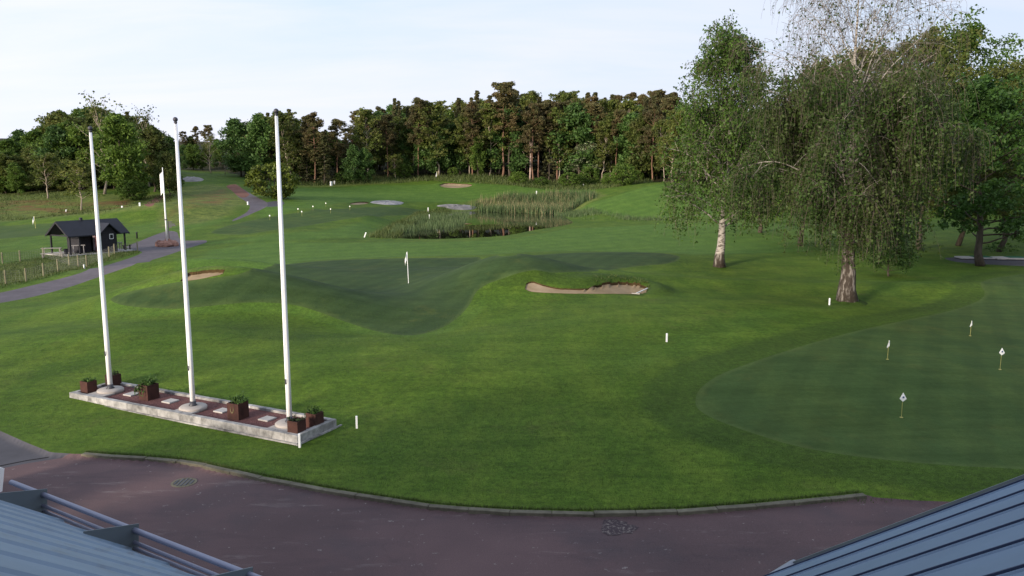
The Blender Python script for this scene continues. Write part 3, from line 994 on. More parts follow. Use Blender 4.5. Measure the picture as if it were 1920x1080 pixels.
def make_birch(root, Ht, r0, seed, crown_w, rise0=.5, limb=1.0, arch=.12, n1=26, leafsize=.075, nstr=2, bare=None, t_lo=.22, lean=(0, 0), bark='birchbark', leaf='leaf_birch', dens=1.0, fork=False, weep=1.0, sides=12, shape=(.75, .95, 1, .9, .72, .45, .2)):
    rng = np.random.default_rng(seed)
    k = 22
    tp = trunk_path(Ht, lean, .05 * Ht / 18, rng, k)
    tr = trunk_rad(k, r0, .05) * np.interp(np.linspace(0, 1, k), [0, .12, .3, 1], [1, .86, .62, .42])
    mb = MB()
    paths = [tp]
    mb.tube(tp, tr, sides)
    TP = tp[None]
    # main limbs
    t1 = t_lo + (1 - t_lo) * (np.arange(n1) + rng.random(n1) * .8) / n1
    S, T = along(TP, np.zeros(n1, int), t1)
    az = np.arange(n1) * 2.399 + rng.normal(0, .35, n1)
    env = crown_w * np.interp((t1 - t_lo) / (1 - t_lo), [0, .15, .35, .6, .8, .93, 1], shape)
    rise = rise0 + .8 * t1
    D = np.stack([np.cos(az), np.sin(az), rise], 1)
    L1 = env * rng.uniform(.8, 1.2, n1) * np.sqrt(1 + rise ** 2) * .82
    P1 = grow(S, D, L1, 12, rng, .09, lambda q: .05 - arch * q)
    r1 = np.interp(t1, np.linspace(0, 1, k), tr) * .42
    r1 = np.minimum(r1, .012 * L1 + .01) * limb
    R1 = r1[:, None] * np.linspace(1, .22, 12)[None]
    mb.add(*tubes(P1, R1, 7))
    idx, t2, S, D = spawn(P1, 9, .22, 1, .62, .22, rng)
    L2 = (L1[idx] * (1.05 - t2 * .75) * .55) * rng.uniform(.6, 1.2, len(idx))
    P2 = grow(S, D, L2, 8, rng, .13, lambda q: -.03 - .10 * q * weep)
    rr = .45 * r1[idx] * (1 - .6 * t2)
    mb.add(*tubes(P2, np.maximum(rr, .013)[:, None] * np.linspace(1, .4, 8)[None], 4))
    idx3, t3, S, D = spawn(P2, 5, .25, 1, .7, .0, rng)
    L3 = L2[idx3] * rng.uniform(.25, .6, len(idx3)) + .25
    P3 = grow(S, D, L3, 6, rng, .16, lambda q: -.10 * weep)
    tw = MB()
    tw.add(*tubes(P3, np.full((len(P3), 6), .0075), 3))
    # pendulous strands
    idx4, t4, S, D = spawn(P3, nstr, .3, 1, .5, -.2, rng)
    zrel = S[:, 2] / Ht
    L4 = rng.uniform(.4, 1.0, len(S)) ** 1.5 * (2.6 * weep) * (.45 + .75 * (1 - zrel)) + .15
    room = np.maximum(S[:, 2] - 1.3 - rng.random(len(S)) * 1.6, .1)
    L4 = np.minimum(L4, room)
    P4 = grow(S, D, L4, 6, rng, .10, -.55 * weep)
    lump = np.sin(S[:, 0] * 1.5 + seed) * np.sin(S[:, 1] * 1.4 + 1) + np.sin(S[:, 2] * 1.25 + S[:, 0] * .6)
    keep = (rng.random(len(P4)) < dens) & (lump + rng.normal(0, .35, len(P4)) > -.75)
    if bare is not None:
        keep &= rng.random(len(P4)) > .72 * sstep(bare, bare + .10, zrel)
    P4 = P4[keep]
    L4 = L4[keep]
    tw.add(*tubes(P4, np.full((len(P4), 6), .0055), 3))
    # leaves along strands and twigs
    lc = []
    n_per = np.maximum((L4 / (leafsize * .85)).astype(int), 2)
    ii = np.repeat(np.arange(len(P4)), n_per)
    C, _ = along(P4, ii, rng.random(len(ii)))
    C = C + rng.normal(0, 1, C.shape) * leafsize * np.array([2.0, 2.0, 1.4])
    lc.append(C)
    n3 = np.maximum((L3 / (leafsize * 1.6)).astype(int), 1)
    ii = np.repeat(np.arange(len(P3)), n3)
    C, _ = along(P3, ii, rng.random(len(ii)))
    lc.append(C + rng.normal(0, leafsize, C.shape))
    C = np.concatenate(lc)
    if bare is not None:
        zr = C[:, 2] / Ht
        C = C[rng.random(len(C)) > .93 * sstep(bare - .10, bare + .10, zr + rng.normal(0, .02, len(C)))]
    V, Fq = leaves(C, leafsize, rng, hang=.6)
    cr = MB()
    cr.add(V, Fq)
    mb.build('trunk', M[bark], root, True)
    tw.build('twigs', M['twig'], root)
    cr.build('crown', M[leaf], root)
    return len(C)


def clump_crown(root, tp, r0, P1, centers, nper, sig, size, rng, leaf, bark, flatz=.9, cz=.7, limbs_r=.05, trad=None, sides=8):
    mb = MB()
    k = len(tp)
    mb.tube(tp, trunk_rad(k, r0, .08) if trad is None else trad, sides)
    if len(P1):
        mb.add(*tubes(P1, np.full((len(P1), 1), limbs_r) * np.linspace(1, .3, P1.shape[1])[None], 4))
    mb.build('trunk', M[bark], root, True)
    C = np.repeat(centers, nper, 0)
    g = rng.normal(0, 1, C.shape)
    g /= np.linalg.norm(g, axis=1, keepdims=True)
    g *= rng.random((len(C), 1)) ** .45
    C = C + g * np.array([sig, sig, sig * cz]) * np.repeat(rng.uniform(.6, 1.3, len(centers)), nper)[:, None]
    V, Fq = leaves(C, size, rng, flatz)
    cr = MB()
    cr.add(V, Fq)
    return cr.build('crown', M[leaf], root)


def make_broadleaf(root, Ht, W, seed, leaf='leaf_forest', bark='bark', n1=22, n2=5, nper=16, sig=.9, size=.3, t_lo=.22, r0=.22, shape=.9, gap=0.0, nd=1.0, multi=1, rise0=.55):
    rng = np.random.default_rng(seed)
    tp = trunk_path(Ht * .92, (rng.normal(0, .02) * Ht, rng.normal(0, .02) * Ht), .012 * Ht, rng)
    t1 = t_lo + (1 - t_lo) * (np.arange(n1) + rng.random(n1)) / n1
    S, T = along(tp[None], np.zeros(n1, int), t1)
    az = np.arange(n1) * 2.399 + rng.normal(0, .5, n1)
    q = (t1 - t_lo) / (1 - t_lo)
    env = W * (np.sin(np.clip(q * .75 + .28, 0, 1) * PI) ** shape) * rng.uniform(.68, 1.15, n1)
    D = np.stack([np.cos(az), np.sin(az), rise0 * .5 + rise0 * 1.6 * q], 1)
    P1 = grow(S, D, env * np.sqrt(1 + (rise0 * (.5 + 1.6 * q)) ** 2) * .8, 6, rng, .12, .03)
    idx, t2, S2, D2 = spawn(P1, n2, .35, 1.0, .6, .15, rng)
    P2 = grow(S2, D2, env[idx] * .35 * rng.uniform(.5, 1.2, len(idx)), 4, rng, .1, .05)
    cen = np.concatenate([P2[:, -1], P1[:, -1], P1[:, 3]])
    if gap:
        cen = cen[rng.random(len(cen)) > gap]
    return clump_crown(root, tp, r0, np.concatenate([P1]), cen, nper, sig, size, rng, leaf, bark, limbs_r=r0 * .28)


def make_pine(root, Ht, W, seed, t_lo=.45, leaf='needle', nper=52, size=.21, n1=38):
    rng = np.random.default_rng(seed)
    tp = trunk_path(Ht * .97, (rng.normal(0, .015) * Ht, 0), .006 * Ht, rng)
    t1 = t_lo + (1 - t_lo) * ((np.arange(n1) + rng.random(n1)) / n1)
    S, T = along(tp[None], np.zeros(n1, int), t1)
    az = rng.random(n1) * 6.283
    q = (t1 - t_lo) / (1 - t_lo)
    env = W * (1 - q ** 2.2) ** .6 * rng.uniform(.45, 1.15, n1) * np.where(q < .25, .75, 1) + .3
    D = np.stack([np.cos(az), np.sin(az), .05 + .5 * q], 1)
    P1 = grow(S, D, env, 6, rng, .14, .05)
    idx, t2, S2, D2 = spawn(P1, 4, .35, 1, .6, .1, rng)
    P2 = grow(S2, D2, env[idx] * .32, 4, rng, .1, .04)
    cen = np.concatenate([P2[:, -1], P1[:, -1]])
    return clump_crown(root, tp, .2, P1, cen, nper, .78, size, rng, leaf, 'pinebark', flatz=.8, cz=.5, limbs_r=.045)


def make_spruce(root, Ht, W, seed, leaf='needle_dark', t_lo=.06):
    rng = np.random.default_rng(seed)
    n1 = 70
    tp = trunk_path(Ht, (0, 0), .003 * Ht, rng)
    t1 = t_lo + (1 - t_lo) * ((np.arange(n1) + rng.random(n1)) / n1) ** .9
    S, T = along(tp[None], np.zeros(n1, int), t1)
    az = np.arange(n1) * 2.399 + rng.normal(0, .3, n1)
    env = W * (1 - t1) ** .8 * rng.uniform(.7, 1.15, n1) + .12
    D = np.stack([np.cos(az), np.sin(az), -.12 + .3 * t1], 1)
    P1 = grow(S, D, env, 6, rng, .07, -.04)
    idx = np.repeat(np.arange(n1), 5)
    cen, _ = along(P1, idx, rng.uniform(.25, 1, len(idx)))
    return clump_crown(root, tp, .2, P1, cen, 20, .5, .25, rng, leaf, 'bark', flatz=.7, cz=.5, limbs_r=.03)


def make_bush(root, Ht, W, seed, leaf='leaf_fresh', n=150, nper=42, size=.15):
    rng = np.random.default_rng(seed)
    d = rng.normal(0, 1, (n, 3))
    d /= np.linalg.norm(d, axis=1, keepdims=True)
    rad = rng.uniform(.55, 1.0, n) ** .5
    cen = d * rad[:, None] * np.array([W, W, Ht * .5]) * (1 + .12 * np.sin(d[:, :1] * 5 + seed) * np.cos(d[:, 1:2] * 4))
    cen[:, 2] += Ht * .5
    cen[:, 2] = np.maximum(cen[:, 2], .35)
    S = np.zeros((16, 3))
    S[:, :2] = rng.normal(0, .12, (16, 2))
    D = cen[:16] - S
    P1 = grow(S, D, np.linalg.norm(D, axis=1) * .9, 6, rng, .08, 0)
    tp = np.array([(0, 0, 0), (0, .05, Ht * .3), (.1, 0, Ht * .6)])
    return clump_crown(root, tp, .09, P1, cen, nper, .5, size, rng, leaf, 'bark', limbs_r=.04, trad=[.09, .06, .03])


PROTO = {}


def proto(kind, fn, Ht, *a, **k):
    r = thing(kind, '', 'tree')
    fn(r, Ht, *a, **k)
    PROTO.setdefault(kind, []).append((r, Ht))


for sd in range(3):
    proto('pine_tree', make_pine, 20, 3.5 + .3 * sd, 10 + sd, t_lo=[.42, .52, .34][sd])
for sd in range(2):
    proto('spruce_tree', make_spruce, 20, 3.2, 20 + sd)
for sd in range(2):
    proto('birch_tree', make_broadleaf, 19, 4.3, 30 + sd, 'leaf_forest', 'palebark', n1=34, n2=6, nper=24, sig=.8, size=.24, t_lo=.18, r0=.16, shape=.6, gap=.08, rise0=.9)
for sd in range(3):
    proto('broadleaf_tree', make_broadleaf, 16, 4.6, 40 + sd, ['leaf_fresh', 'leaf_dark', 'leaf_forest'][sd], 'bark', n1=32, n2=7, nper=36, sig=1.15, size=.26, t_lo=.08)
proto('bush', make_bush, 5, 2.7, 51)
proto('sparse_tree', make_broadleaf, 14, 4.4, 61, 'leaf_forest', 'palebark', n1=24, n2=6, nper=5, sig=.9, size=.19, t_lo=.22, r0=.20, shape=.7, rise0=1.2)
proto('small_tree', make_broadleaf, 9, 3.4, 71, 'leaf_forest', 'palebark', n1=24, n2=5, nper=14, sig=.62, size=.19, t_lo=.24, r0=.13, shape=.7, rise0=.8)
bpy.context.view_layer.update()
freeze(None)
USED = set()


def plant(kind, var, loc, top_z, label, wf=1.0, group=None, sink=.1):
    lst = PROTO[kind]
    r, Ht = lst[var % len(lst)]
    sc = (top_z - loc[2]) / Ht
    loc = (loc[0], loc[1], loc[2] - sink)
    rz = random.uniform(0, 6.28)
    S = (sc * wf, sc * wf, sc)
    if r.name not in USED:
        USED.add(r.name)
        r.location, r.rotation_euler, r.scale = loc, (0, 0, rz), S
        r['label'] = label
        if group:
            r['group'] = group
        return r
    return copy_tree(r, loc, rz, S, label, group)


def tree_at(kind, var, u, vbase, vtop, label, wf=1.0, y=None, group=None):
    q = pd(u, y) if y else at(u, vbase)
    o = plant(kind, var, q, ztop(q[0], q[1], vtop), label, wf, group)
    return o


# front row of the wood, tree by tree: kind, variant, column, base row (or None with distance), top row, width factor, label
FRONT = [
    ('broadleaf_tree', 1, 452, None, 217, 200, 1.15, 'dark green broadleaf tree at the left end of the wood, beside the path gap'),
    ('broadleaf_tree', 1, 487, None, 209, 196, 1.1, 'tall dark broadleaf tree just left of the third flagpole'),
    ('birch_tree', 0, 545, None, 203, 192, 1.2, 'bushy olive birch directly behind the third flagpole'),
    ('spruce_tree', 0, 576, 342, 228, None, 1.2, 'brown green spruce with bare pale stems just right of the third flagpole'),
    ('pine_tree', 2, 590, None, 210, 192, 1.1, 'reddish pine topping the dark clump right of the third flagpole'),
    ('spruce_tree', 1, 608, 346, 245, None, 1.5, 'low skirted olive spruce behind the two white markers at the wood edge'),
    ('pine_tree', 0, 632, None, 222, 196, 1.1, 'dark pine with a tilted top above the dip in the skyline'),
    ('broadleaf_tree', 1, 662, 344, 268, None, .95, 'rounded blue green tree with a forked pale trunk at the wood edge'),
    ('broadleaf_tree', 1, 684, 343, 274, None, .85, 'smaller blue green tree touching the fork trunked one on its right'),
    ('birch_tree', 1, 692, None, 200, 201, 1.1, 'tall light birch with a white leaning stem rising over the blue green pair'),
    ('pine_tree', 1, 727, None, 215, 204, 1.0, 'red brown pine between the tall light birch and the spruce pair'),
    ('spruce_tree', 0, 742, None, 185, 215, .8, 'narrow dark spruce standing above the wood left of centre'),
    ('spruce_tree', 1, 752, None, 188, 218, .75, 'second narrow dark spruce, just right of the taller one'),
    ('small_tree', 0, 741, 334, 290, None, 1.1, 'small bent pale stemmed tree before the dark spruces'),
    ('pine_tree', 0, 784, 331, 182, None, .85, 'red brown pine with a bright straight trunk left of the broad light birch'),
    ('birch_tree', 0, 824, 330, 182, None, 1.35, 'broad light green birch with a pale scarred trunk behind the far pin'),
    ('pine_tree', 2, 886, None, 190, 206, 1.0, 'red pine rising directly behind the bright green layered tree'),
    ('broadleaf_tree', 0, 896, 330, 250, None, .75, 'bright yellow green layered tree shaped like a cone at the wood edge'),
    ('pine_tree', 1, 943, None, 155, 206, 1.15, 'tallest pine with a rounded dark top above the middle of the wood'),
    ('pine_tree', 0, 957, 330, 200, None, 1.2, 'brown pine with two pale stems left of the dead tree'),
    ('pine_tree', 2, 1000, None, 195, 203, 1.0, 'broad brown pine crown behind the dead tree'),
    ('pine_tree', 1, 1045, 337, 190, None, 1.1, 'brown pine standing alone right of the dead tree'),
    ('pine_tree', 0, 1075, None, 185, 208, 1.0, 'slim red trunked pine above the pale flowering tree, left stem'),
    ('pine_tree', 2, 1108, None, 180, 209, 1.1, 'red brown pine above the pale flowering tree, right stem'),
    ('small_tree', 0, 1095, 340, 267, None, 1.35, 'pale flowering rowan like tree left of the gap in the wood'),
    ('pine_tree', 1, 1160, None, 178, 222, .9, 'straight stemmed pine on the brown bank, left of three'),
    ('pine_tree', 0, 1185, None, 172, 226, .9, 'straight stemmed pine on the brown bank, middle of three'),
    ('pine_tree', 2, 1203, None, 176, 222, 1.0, 'straight stemmed pine on the brown bank, right of three'),
    ('pine_tree', 1, 1228, None, 170, 215, 1.1, 'orange lit pine left of the leafy birch on the skyline'),
    ('pine_tree', 0, 1262, None, 172, 214, 1.1, 'last orange pine at the right end of the wood'),
    ('broadleaf_tree', 1, 1232, 336, 250, None, .95, 'dark round leafy tree below the last pines, at the end of the wood'),
    ('broadleaf_tree', 2, 1285, None, 255, 180, 1.1, 'olive leafy tree half behind the leafy birch left side'),
    # left hill
    ('broadleaf_tree', 0, 20, None, 255, 160, 1.3, 'dense green tree at the left edge of the picture'),
    ('broadleaf_tree', 0, 70, None, 238, 164, 1.3, 'dense green tree with billowing crown on the left slope'),
    ('broadleaf_tree', 2, 120, None, 200, 168, 1.3, 'tall grey green tree left of the first flagpole top'),
    ('sparse_tree', 0, 196, 364, 192, None, 1.0, 'tall nearly leafless tree with silvery top behind the first flagpole'),
    ('broadleaf_tree', 0, 238, 372, 202, None, 1.1, 'big green tree between the first and second flagpoles'),
    ('sparse_tree', 0, 280, None, 212, 158, .8, 'half bare tree on the skyline left of the second flagpole'),
    ('broadleaf_tree', 2, 290, None, 228, 150, 1.0, 'brownish olive tree behind the distant flagpole'),
    ('broadleaf_tree', 2, 318, 368, 278, None, .9, 'yellow olive tree just left of the second flagpole'),
    ('small_tree', 0, 90, 372, 288, None, 1.2, 'thin crowned young tree with grey trunk on the left slope'),
    ('small_tree', 0, 153, 394, 302, None, 1.15, 'small open tree with white trunk on the grass above the hut'),
    ('broadleaf_tree', 0, 35, None, 300, 147, 1.1, 'low bright tree at the foot of the left slope'),
    ('broadleaf_tree', 0, 160, None, 226, 156, 1.2, 'green leafy tree behind the white trunked small tree'),
    # gap between the hills
    ('sparse_tree', 0, 396, 325, 258, None, 1.05, 'brown barely leafed tree with many upright limbs in the gap'),
    ('sparse_tree', 0, 422, 327, 265, None, .8, 'slim pale trunked tree right of the brown leafless one'),
    ('broadleaf_tree', 0, 362, None, 266, 238, 1.1, 'bright green tree in the gap just right of the second flagpole'),
    ('pine_tree', 1, 347, None, 246, 262, 1.0, 'far dark pine with flat top next to the second flagpole'),
    ('pine_tree', 2, 370, None, 236, 265, 1.0, 'far wind bent pine on the gap skyline, left one'),
    ('pine_tree', 1, 390, None, 234, 265, 1.2, 'far wide topped pine on the gap skyline, right one'),
]
for (kind, var, u, vb, vt, y, wf, lab) in FRONT:
    o = tree_at(kind, var, u, vb, vt, lab, wf, y)
    if 'pale flowering rowan' in lab:
        for ch_ in o.children:
            if ch_.name.startswith('crown'):
                ch_.data = ch_.data.copy()
                ch_.data.materials[0] = leaf_mat('flowering_leaves', (.075, .120, .040), (.24, .27, .16), None, .25, 0)

bush_list = [(515, 372, 302, 1.35, 'large round olive bush behind the third flagpole'),
             (972, 345, 320, 1.2, 'low dark bush left of the dead tree foot'), (1015, 350, 330, 1.3, 'low green bush right of the dead tree foot'),
             (1070, 352, 322, 1.4, 'wide green bush beneath the pale flowering tree'), (1106, 348, 310, .9, 'brown green bush right of the flowering tree'),
             (1142, 350, 322, .9, 'small dark bush left of the round bright one'), (1170, 348, 305, 1.0, 'round bright green bush near the gap in the wood'),
             (1195, 342, 318, .8, 'scrappy bush right of the round bright one'),
             (755, 333, 305, 1.2, 'yellow green bush beside the bent small tree'), (850, 330, 312, 1.0, 'reddish bush right of the scarred birch trunk'),
             (640, 343, 320, 1.0, 'dark undergrowth bush left of the fork trunked tree'), (1215, 336, 312, 1.0, 'dark bush under the round leafy tree'),
             (330, 350, 325, 1.1, 'bush beside the pale rock on the hill'), (10, 362, 318, 1.3, 'low bush at the left picture edge'),
             (250, 376, 335, 1.2, 'bush at the foot of the big green tree on the left slope')]
for k, (u, vb, vt, wf, lab) in reversed(list(enumerate(bush_list))):
    o = tree_at('bush', 0, u, vb, vt, lab, wf)
    o['category'] = 'bush'
    if k == 0:
        q = at(u, vb)
        hgt = ztop(q[0], q[1], vt) - q[2]
        o.scale = (hgt / 5 * 1.2, hgt / 5 * 1.1, hgt / 5)
        # the olive one has a crown of its own
        for ch in o.children:
            if ch.name.startswith('crown'):
                ch.data = ch.data.copy()
                ch.data.materials[0] = M['leaf_olive']

# rows behind, filling the wood up to its skyline
SKU = [-60, 0, 40, 90, 120, 150, 185, 230, 260, 290, 320, 340, 370, 400, 432, 445, 480, 545, 585, 612, 650, 680, 720, 760, 800, 850, 900, 940, 990, 1060, 1120, 1160, 1220, 1290, 1400, 1500, 1700, 1850, 1990]
SKV = [258, 258, 242, 228, 203, 198, 196, 200, 208, 234, 262, 256, 248, 246, 250, 236, 211, 206, 218, 232, 236, 206, 205, 188, 174, 186, 174, 168, 170, 166, 178, 180, 172, 190, 195, 190, 150, 140, 170]
rowkinds = {0: ['pine_tree', 'birch_tree', 'broadleaf_tree', 'spruce_tree', 'pine_tree']}
def zone(u):
    return ('on the left slope' if u < 330 else 'in the gap right of the second flagpole' if u < 435 else 'in the left part of the wood' if u < 760 else
            'in the middle of the wood' if u < 1050 else 'in the right part of the wood' if u < 1300 else 'behind the two big birches' if u < 1640 else 'at the far right')


KW = {'pine_tree': 'pine', 'birch_tree': 'birch', 'broadleaf_tree': 'leafy tree', 'spruce_tree': 'spruce'}
DEPTH = ['close behind the first row', 'two rows back', 'deep among the others', 'hidden deepest']
rr_ = random.Random(5)
for row, (dd, lift, step) in enumerate(((8, 22, 17), (20, 6, 19), (34, 0, 22), (50, 14, 17))):
    u = -40.0
    while u < 1960:
        d0 = np.interp(u, FLU, FLD)
        y = d0 + dd + rr_.uniform(-4, 4)
        sv = np.interp(u, SKU, SKV) + lift + rr_.uniform(-7, 22)
        if u < 330:
            kind = rr_.choice(['broadleaf_tree', 'broadleaf_tree', 'birch_tree'])
        elif u < 435:
            kind = rr_.choice(['broadleaf_tree', 'broadleaf_tree', 'spruce_tree'])
            sv += 8
        elif 990 < u < 1150 and row > 0:
            kind = rr_.choice(['birch_tree', 'birch_tree', 'pine_tree'])
        elif u > 1300:
            kind = rr_.choice(['broadleaf_tree', 'birch_tree'])
        else:
            kind = rr_.choice(['pine_tree', 'birch_tree', 'birch_tree', 'spruce_tree', 'broadleaf_tree', 'broadleaf_tree'])
        if 990 < u < 1300 and row == 1 and rr_.random() < .4:
            kind = 'spruce_tree'
        if row == 3:
            kind = rr_.choice(['broadleaf_tree', 'spruce_tree'])
        if kind == 'spruce_tree':
            sv -= 5
        q = pd(u, y)
        plant(kind, rr_.randrange(3) if u > 330 else rr_.choice([0, 2, 0, 1]), q, ztop(q[0], q[1], sv), '%s %s, standing %s' % (KW[kind], zone(u), DEPTH[row]), rr_.uniform(.85, 1.15), '%s %s, %s' % ({'pine': 'pines', 'birch': 'birches', 'leafy tree': 'leafy trees', 'spruce': 'spruces'}[KW[kind]], zone(u), DEPTH[row]))
        u += step * rr_.uniform(.75, 1.3)

u = -40.0
while u < 335:
    if not 60 < u < 75:
        q = pd(u, np.interp(u, FLU, FLD) + rr_.uniform(0, 4))
        plant('broadleaf_tree', rr_.choice([0, 2]), q, ztop(q[0], q[1], rr_.uniform(278, 312)), 'low leafy tree skirting the foot of the left slope wood', rr_.uniform(1.2, 1.6), 'low leafy trees at the foot of the left slope')
    u += 24 * rr_.uniform(.8, 1.3)

# ---- dead tree
q = at(994, 338)
dt = thing('dead_tree', 'bare dead tree with bleached forked trunk in front of the brown pines', 'tree', tuple(q))
hd = ztop(q[0], q[1], 254) - q[2]
mb = MB()
mb.tube([(0, 0, -.2), (.05, 0, hd * .3), (.1, 0, hd * .62), (.0, 0, hd * .8), (-.15, 0, hd * .9)], [.26, .2, .16, .1, .04], 8)
mb.tube([(.1, 0, hd * .6), (.35, 0, hd * .78), (.65, .1, hd)], [.13, .1, .03], 6)
for (a, b, c_, r_) in (((0, 0, .5), (-1.4, 0, .56), (-2.0, 0, .66), .07), ((0, 0, .42), (-1.0, .2, .36), (-1.3, .2, .22), .06), ((.1, 0, .55), (.9, 0, .5), (1.2, 0, .42), .05)):
    mb.tube([(p_[0], p_[1], p_[2] * hd) for p_ in (a, b, c_)], [r_, r_ * .7, r_ * .3], 5)
mb.build('trunk', simple('bleached_wood', (.44, .33, .28), .9, .2, .2, 2.0, .4), dt, True)

# ---- trees behind the big birch
near_kw = dict(n1=44, n2=8, nper=50, sig=1.0, size=.15, t_lo=.14, shape=.5)
for (u, y, vt, W, sd, lf, lab, wl) in (
        (1500, 84, 108, 6.4, 81, 'leaf_forest', 'olive leafy tree showing through the left side of the big birch', 1),
        (1600, 86, 80, 6.6, 82, 'leaf_forest', 'tall olive tree directly behind the big birch trunk', 1),
        (1722, 80, 56, 7.0, 83, 'leaf_forest', 'tall bushy tree with bare upper twigs right of the big birch', 1),
        (1796, 84, 44, 7.0, 84, 'leaf_birch2', 'tallest weeping green tree at the right, above the dark maple', 1),
(1425, 98, 205, 5.0, 86, 'leaf_fresh', 'fresh green tree glimpsed between the two big birches', 1),
        (1872, 78, 112, 6.2, 87, 'leaf_forest', 'broad olive tree filling the gap above the dark maple crown', 1),
        (1905, 92, 138, 5.8, 85, 'leaf_dark', 'dark leafy tree at the right picture edge behind the maple', 1)):
    q = pd(u, y)
    zt = ztop(q[0], q[1], vt)
    r = thing('broadleaf_tree', lab, 'tree', tuple(q))
    make_broadleaf(r, zt - q[2], W, sd, lf, 'bark', **near_kw)

# ---- maple at the right, shrub, two birches
q = at(1838, 499)
r = thing('maple_tree', 'dense dark green maple with straight bare trunk beside the driving mats', 'tree', tuple(q))
make_broadleaf(r, ztop(q[0], q[1], 148) - q[2], 6.8, 91, 'leaf_maple', 'bark', n1=44, n2=9, nper=48, sig=.62, size=.14, t_lo=.13, r0=.30, shape=.5, rise0=.4)
q = at(1666, 518)
r = thing('shrub', 'small dark multi stemmed shrub on the lawn right of the big birch trunk', 'shrub', tuple(q))
make_broadleaf(r, ztop(q[0], q[1], 438) - q[2], 1.9, 92, 'leaf_dark', 'bark', n1=34, n2=7, nper=36, sig=.34, size=.075, t_lo=.10, r0=.07, shape=.5)
q = at(1349, 500)
r = thing('birch_tree', 'leafy birch with white leaning trunk left of the big birch', 'tree', tuple(q), rz=.6)
make_birch(r, ztop(q[0], q[1], 84) - q[2], .40, 101, 4.6, n1=46, bark='birchbark_white', leafsize=.105, nstr=2, t_lo=.17, lean=(.8, 0), leaf='leaf_birch2', weep=.95, shape=(1.25, 1.2, 1.0, .85, .66, .50, .26))
q = at(1588, 568)
BIGB = q
r = thing('birch_tree', 'huge weeping birch with thick dark rugged trunk and nearly bare top', 'tree', tuple(q), rz=1.1)
nl = make_birch(r, ztop(q[0], q[1], -45) - q[2], .50, 111, 5.3, n1=56, leafsize=.078, nstr=4, bare=.70, shape=(1.0, 1.15, 1.15, .95, .80, .74, .46), rise0=.85, limb=.72, arch=.22, t_lo=.16, lean=(.3, .2), weep=1.3, sides=16)
print('birch leaves', nl)
# grass mound at its foot
mb = MB()
a = np.arange(20) * 2 * PI / 20
V = [(0, 0, .22)]
for rr2, zz2 in ((.45, .2), (.85, .11), (1.25, -.03)):
    V += [(math.cos(t_) * rr2 * (1 + .12 * math.sin(3 * t_)), math.sin(t_) * rr2 * (1 + .1 * math.cos(2 * t_)), zz2 + .02 * math.sin(5 * t_)) for t_ in a]
Fs = [(0, 1 + i, 1 + (i + 1) % 20) for i in range(20)]
for k in range(2):
    Fs += [(1 + k * 20 + i, 21 + k * 20 + i, 21 + k * 20 + (i + 1) % 20, 1 + k * 20 + (i + 1) % 20) for i in range(20)]
mb.add(V, Fs)
o = mb.build('grass_mound', M['roughmound'] if 'roughmound' in M else M['green'], None, True)
o.data.materials[0] = simple('mound_turf', (.034, .062, .010), .9, .1, .35, 8.0, .6)
o.location = tuple(q)
tag(o, kind='structure')

# ------------------------------------------------------------------ reeds and tufts (nobody could count them)
def blades(name, pts, hmin, hmax, wd, mat, seed, label, lean=.18):
    rng = np.random.default_rng(seed)
    n = len(pts)
    z = pts[:, 2]
    hgt = rng.uniform(hmin, hmax, n)
    az = rng.random(n) * 6.283
    ax = np.stack([np.cos(az), np.sin(az)], 1) * wd
    ln = rng.normal(0, lean, (n, 2)) * hgt[:, None]
    V = np.empty((n, 3, 3))
    V[:, 0, :2] = pts[:, :2] - ax
    V[:, 1, :2] = pts[:, :2] + ax
    V[:, 2, :2] = pts[:, :2] + ln
    V[:, 0, 2] = V[:, 1, 2] = z - .03
    V[:, 2, 2] = z + hgt
    o = MB().add(V.reshape(-1, 3), np.arange(n * 3).reshape(-1, 3)).build(name, mat)
    return tag(o, label, None, None, 'stuff')


def scatter(P, n, seed, patch=None, ground=True, zoff=0.0):
    rng = np.random.default_rng(seed)
    lo, hi = P.min(0), P.max(0)
    out = []
    tot = 0
    for _ in range(12):
        q = rng.uniform(lo, hi, (n * 3, 2))
        keep = sdf(q[:, 0], q[:, 1], P) > 0
        if patch is not None:
            nz = np.sin(q[:, 0] * patch) * np.sin(q[:, 1] * patch * .8 + 1) + .5 * np.sin(q[:, 0] * patch * 2.7 + q[:, 1] * patch * 1.9)
            keep &= nz + rng.normal(0, .35, len(q)) > -.25
        q = q[keep]
        out.append(q)
        tot += len(q)
        if tot >= n:
            break
    q = np.concatenate(out)[:n]
    z = H(q[:, 0], q[:, 1])
    return np.c_[q, z + zoff]


reedA = poly_at([(725, 444), (745, 438), (790, 434), (840, 430), (868, 422), (880, 408), (880, 400), (830, 402), (790, 404), (745, 424)], 1)
reedB = poly_at([(905, 397), (880, 390), (900, 378), (960, 370), (1060, 366), (1115, 367), (1118, 372), (1070, 396), (1052, 403), (960, 399)], 1)
reedA2 = poly_at([(1040, 404), (1060, 399), (1200, 411), (1300, 411), (1300, 414), (1180, 414), (1100, 412)], 1)
blades('reeds', scatter(reedA, 3600, 1, .3), .4, 1.0, .035, M['reed'], 2, 'green reeds growing in the left of the pond')
blades('reeds', scatter(reedB, 11000, 3, .2), .9, 1.8, .05, M['reed'], 4, 'tall grey green reeds in the marsh behind the pond')
blades('reeds', scatter(reedB, 2200, 5, .3), 1.0, 2.2, .05, M['reed_dry'], 6, 'dry straw coloured reed stems among the green ones behind the pond')
blades('reeds', scatter(reedA2, 2500, 7, .3), .3, .9, .04, M['reed'], 8, 'short sedge along the narrow ditch right of the pond')
bank = poly_at([(690, 445), (745, 448), (770, 425), (800, 404), (850, 396), (830, 388), (780, 398), (740, 418)], 1)
blades('grass_tufts', scatter(bank, 6000, 9), .15, .7, .03, M['roughgrass'], 10, 'long pale grass on the bank left of the pond', .4)
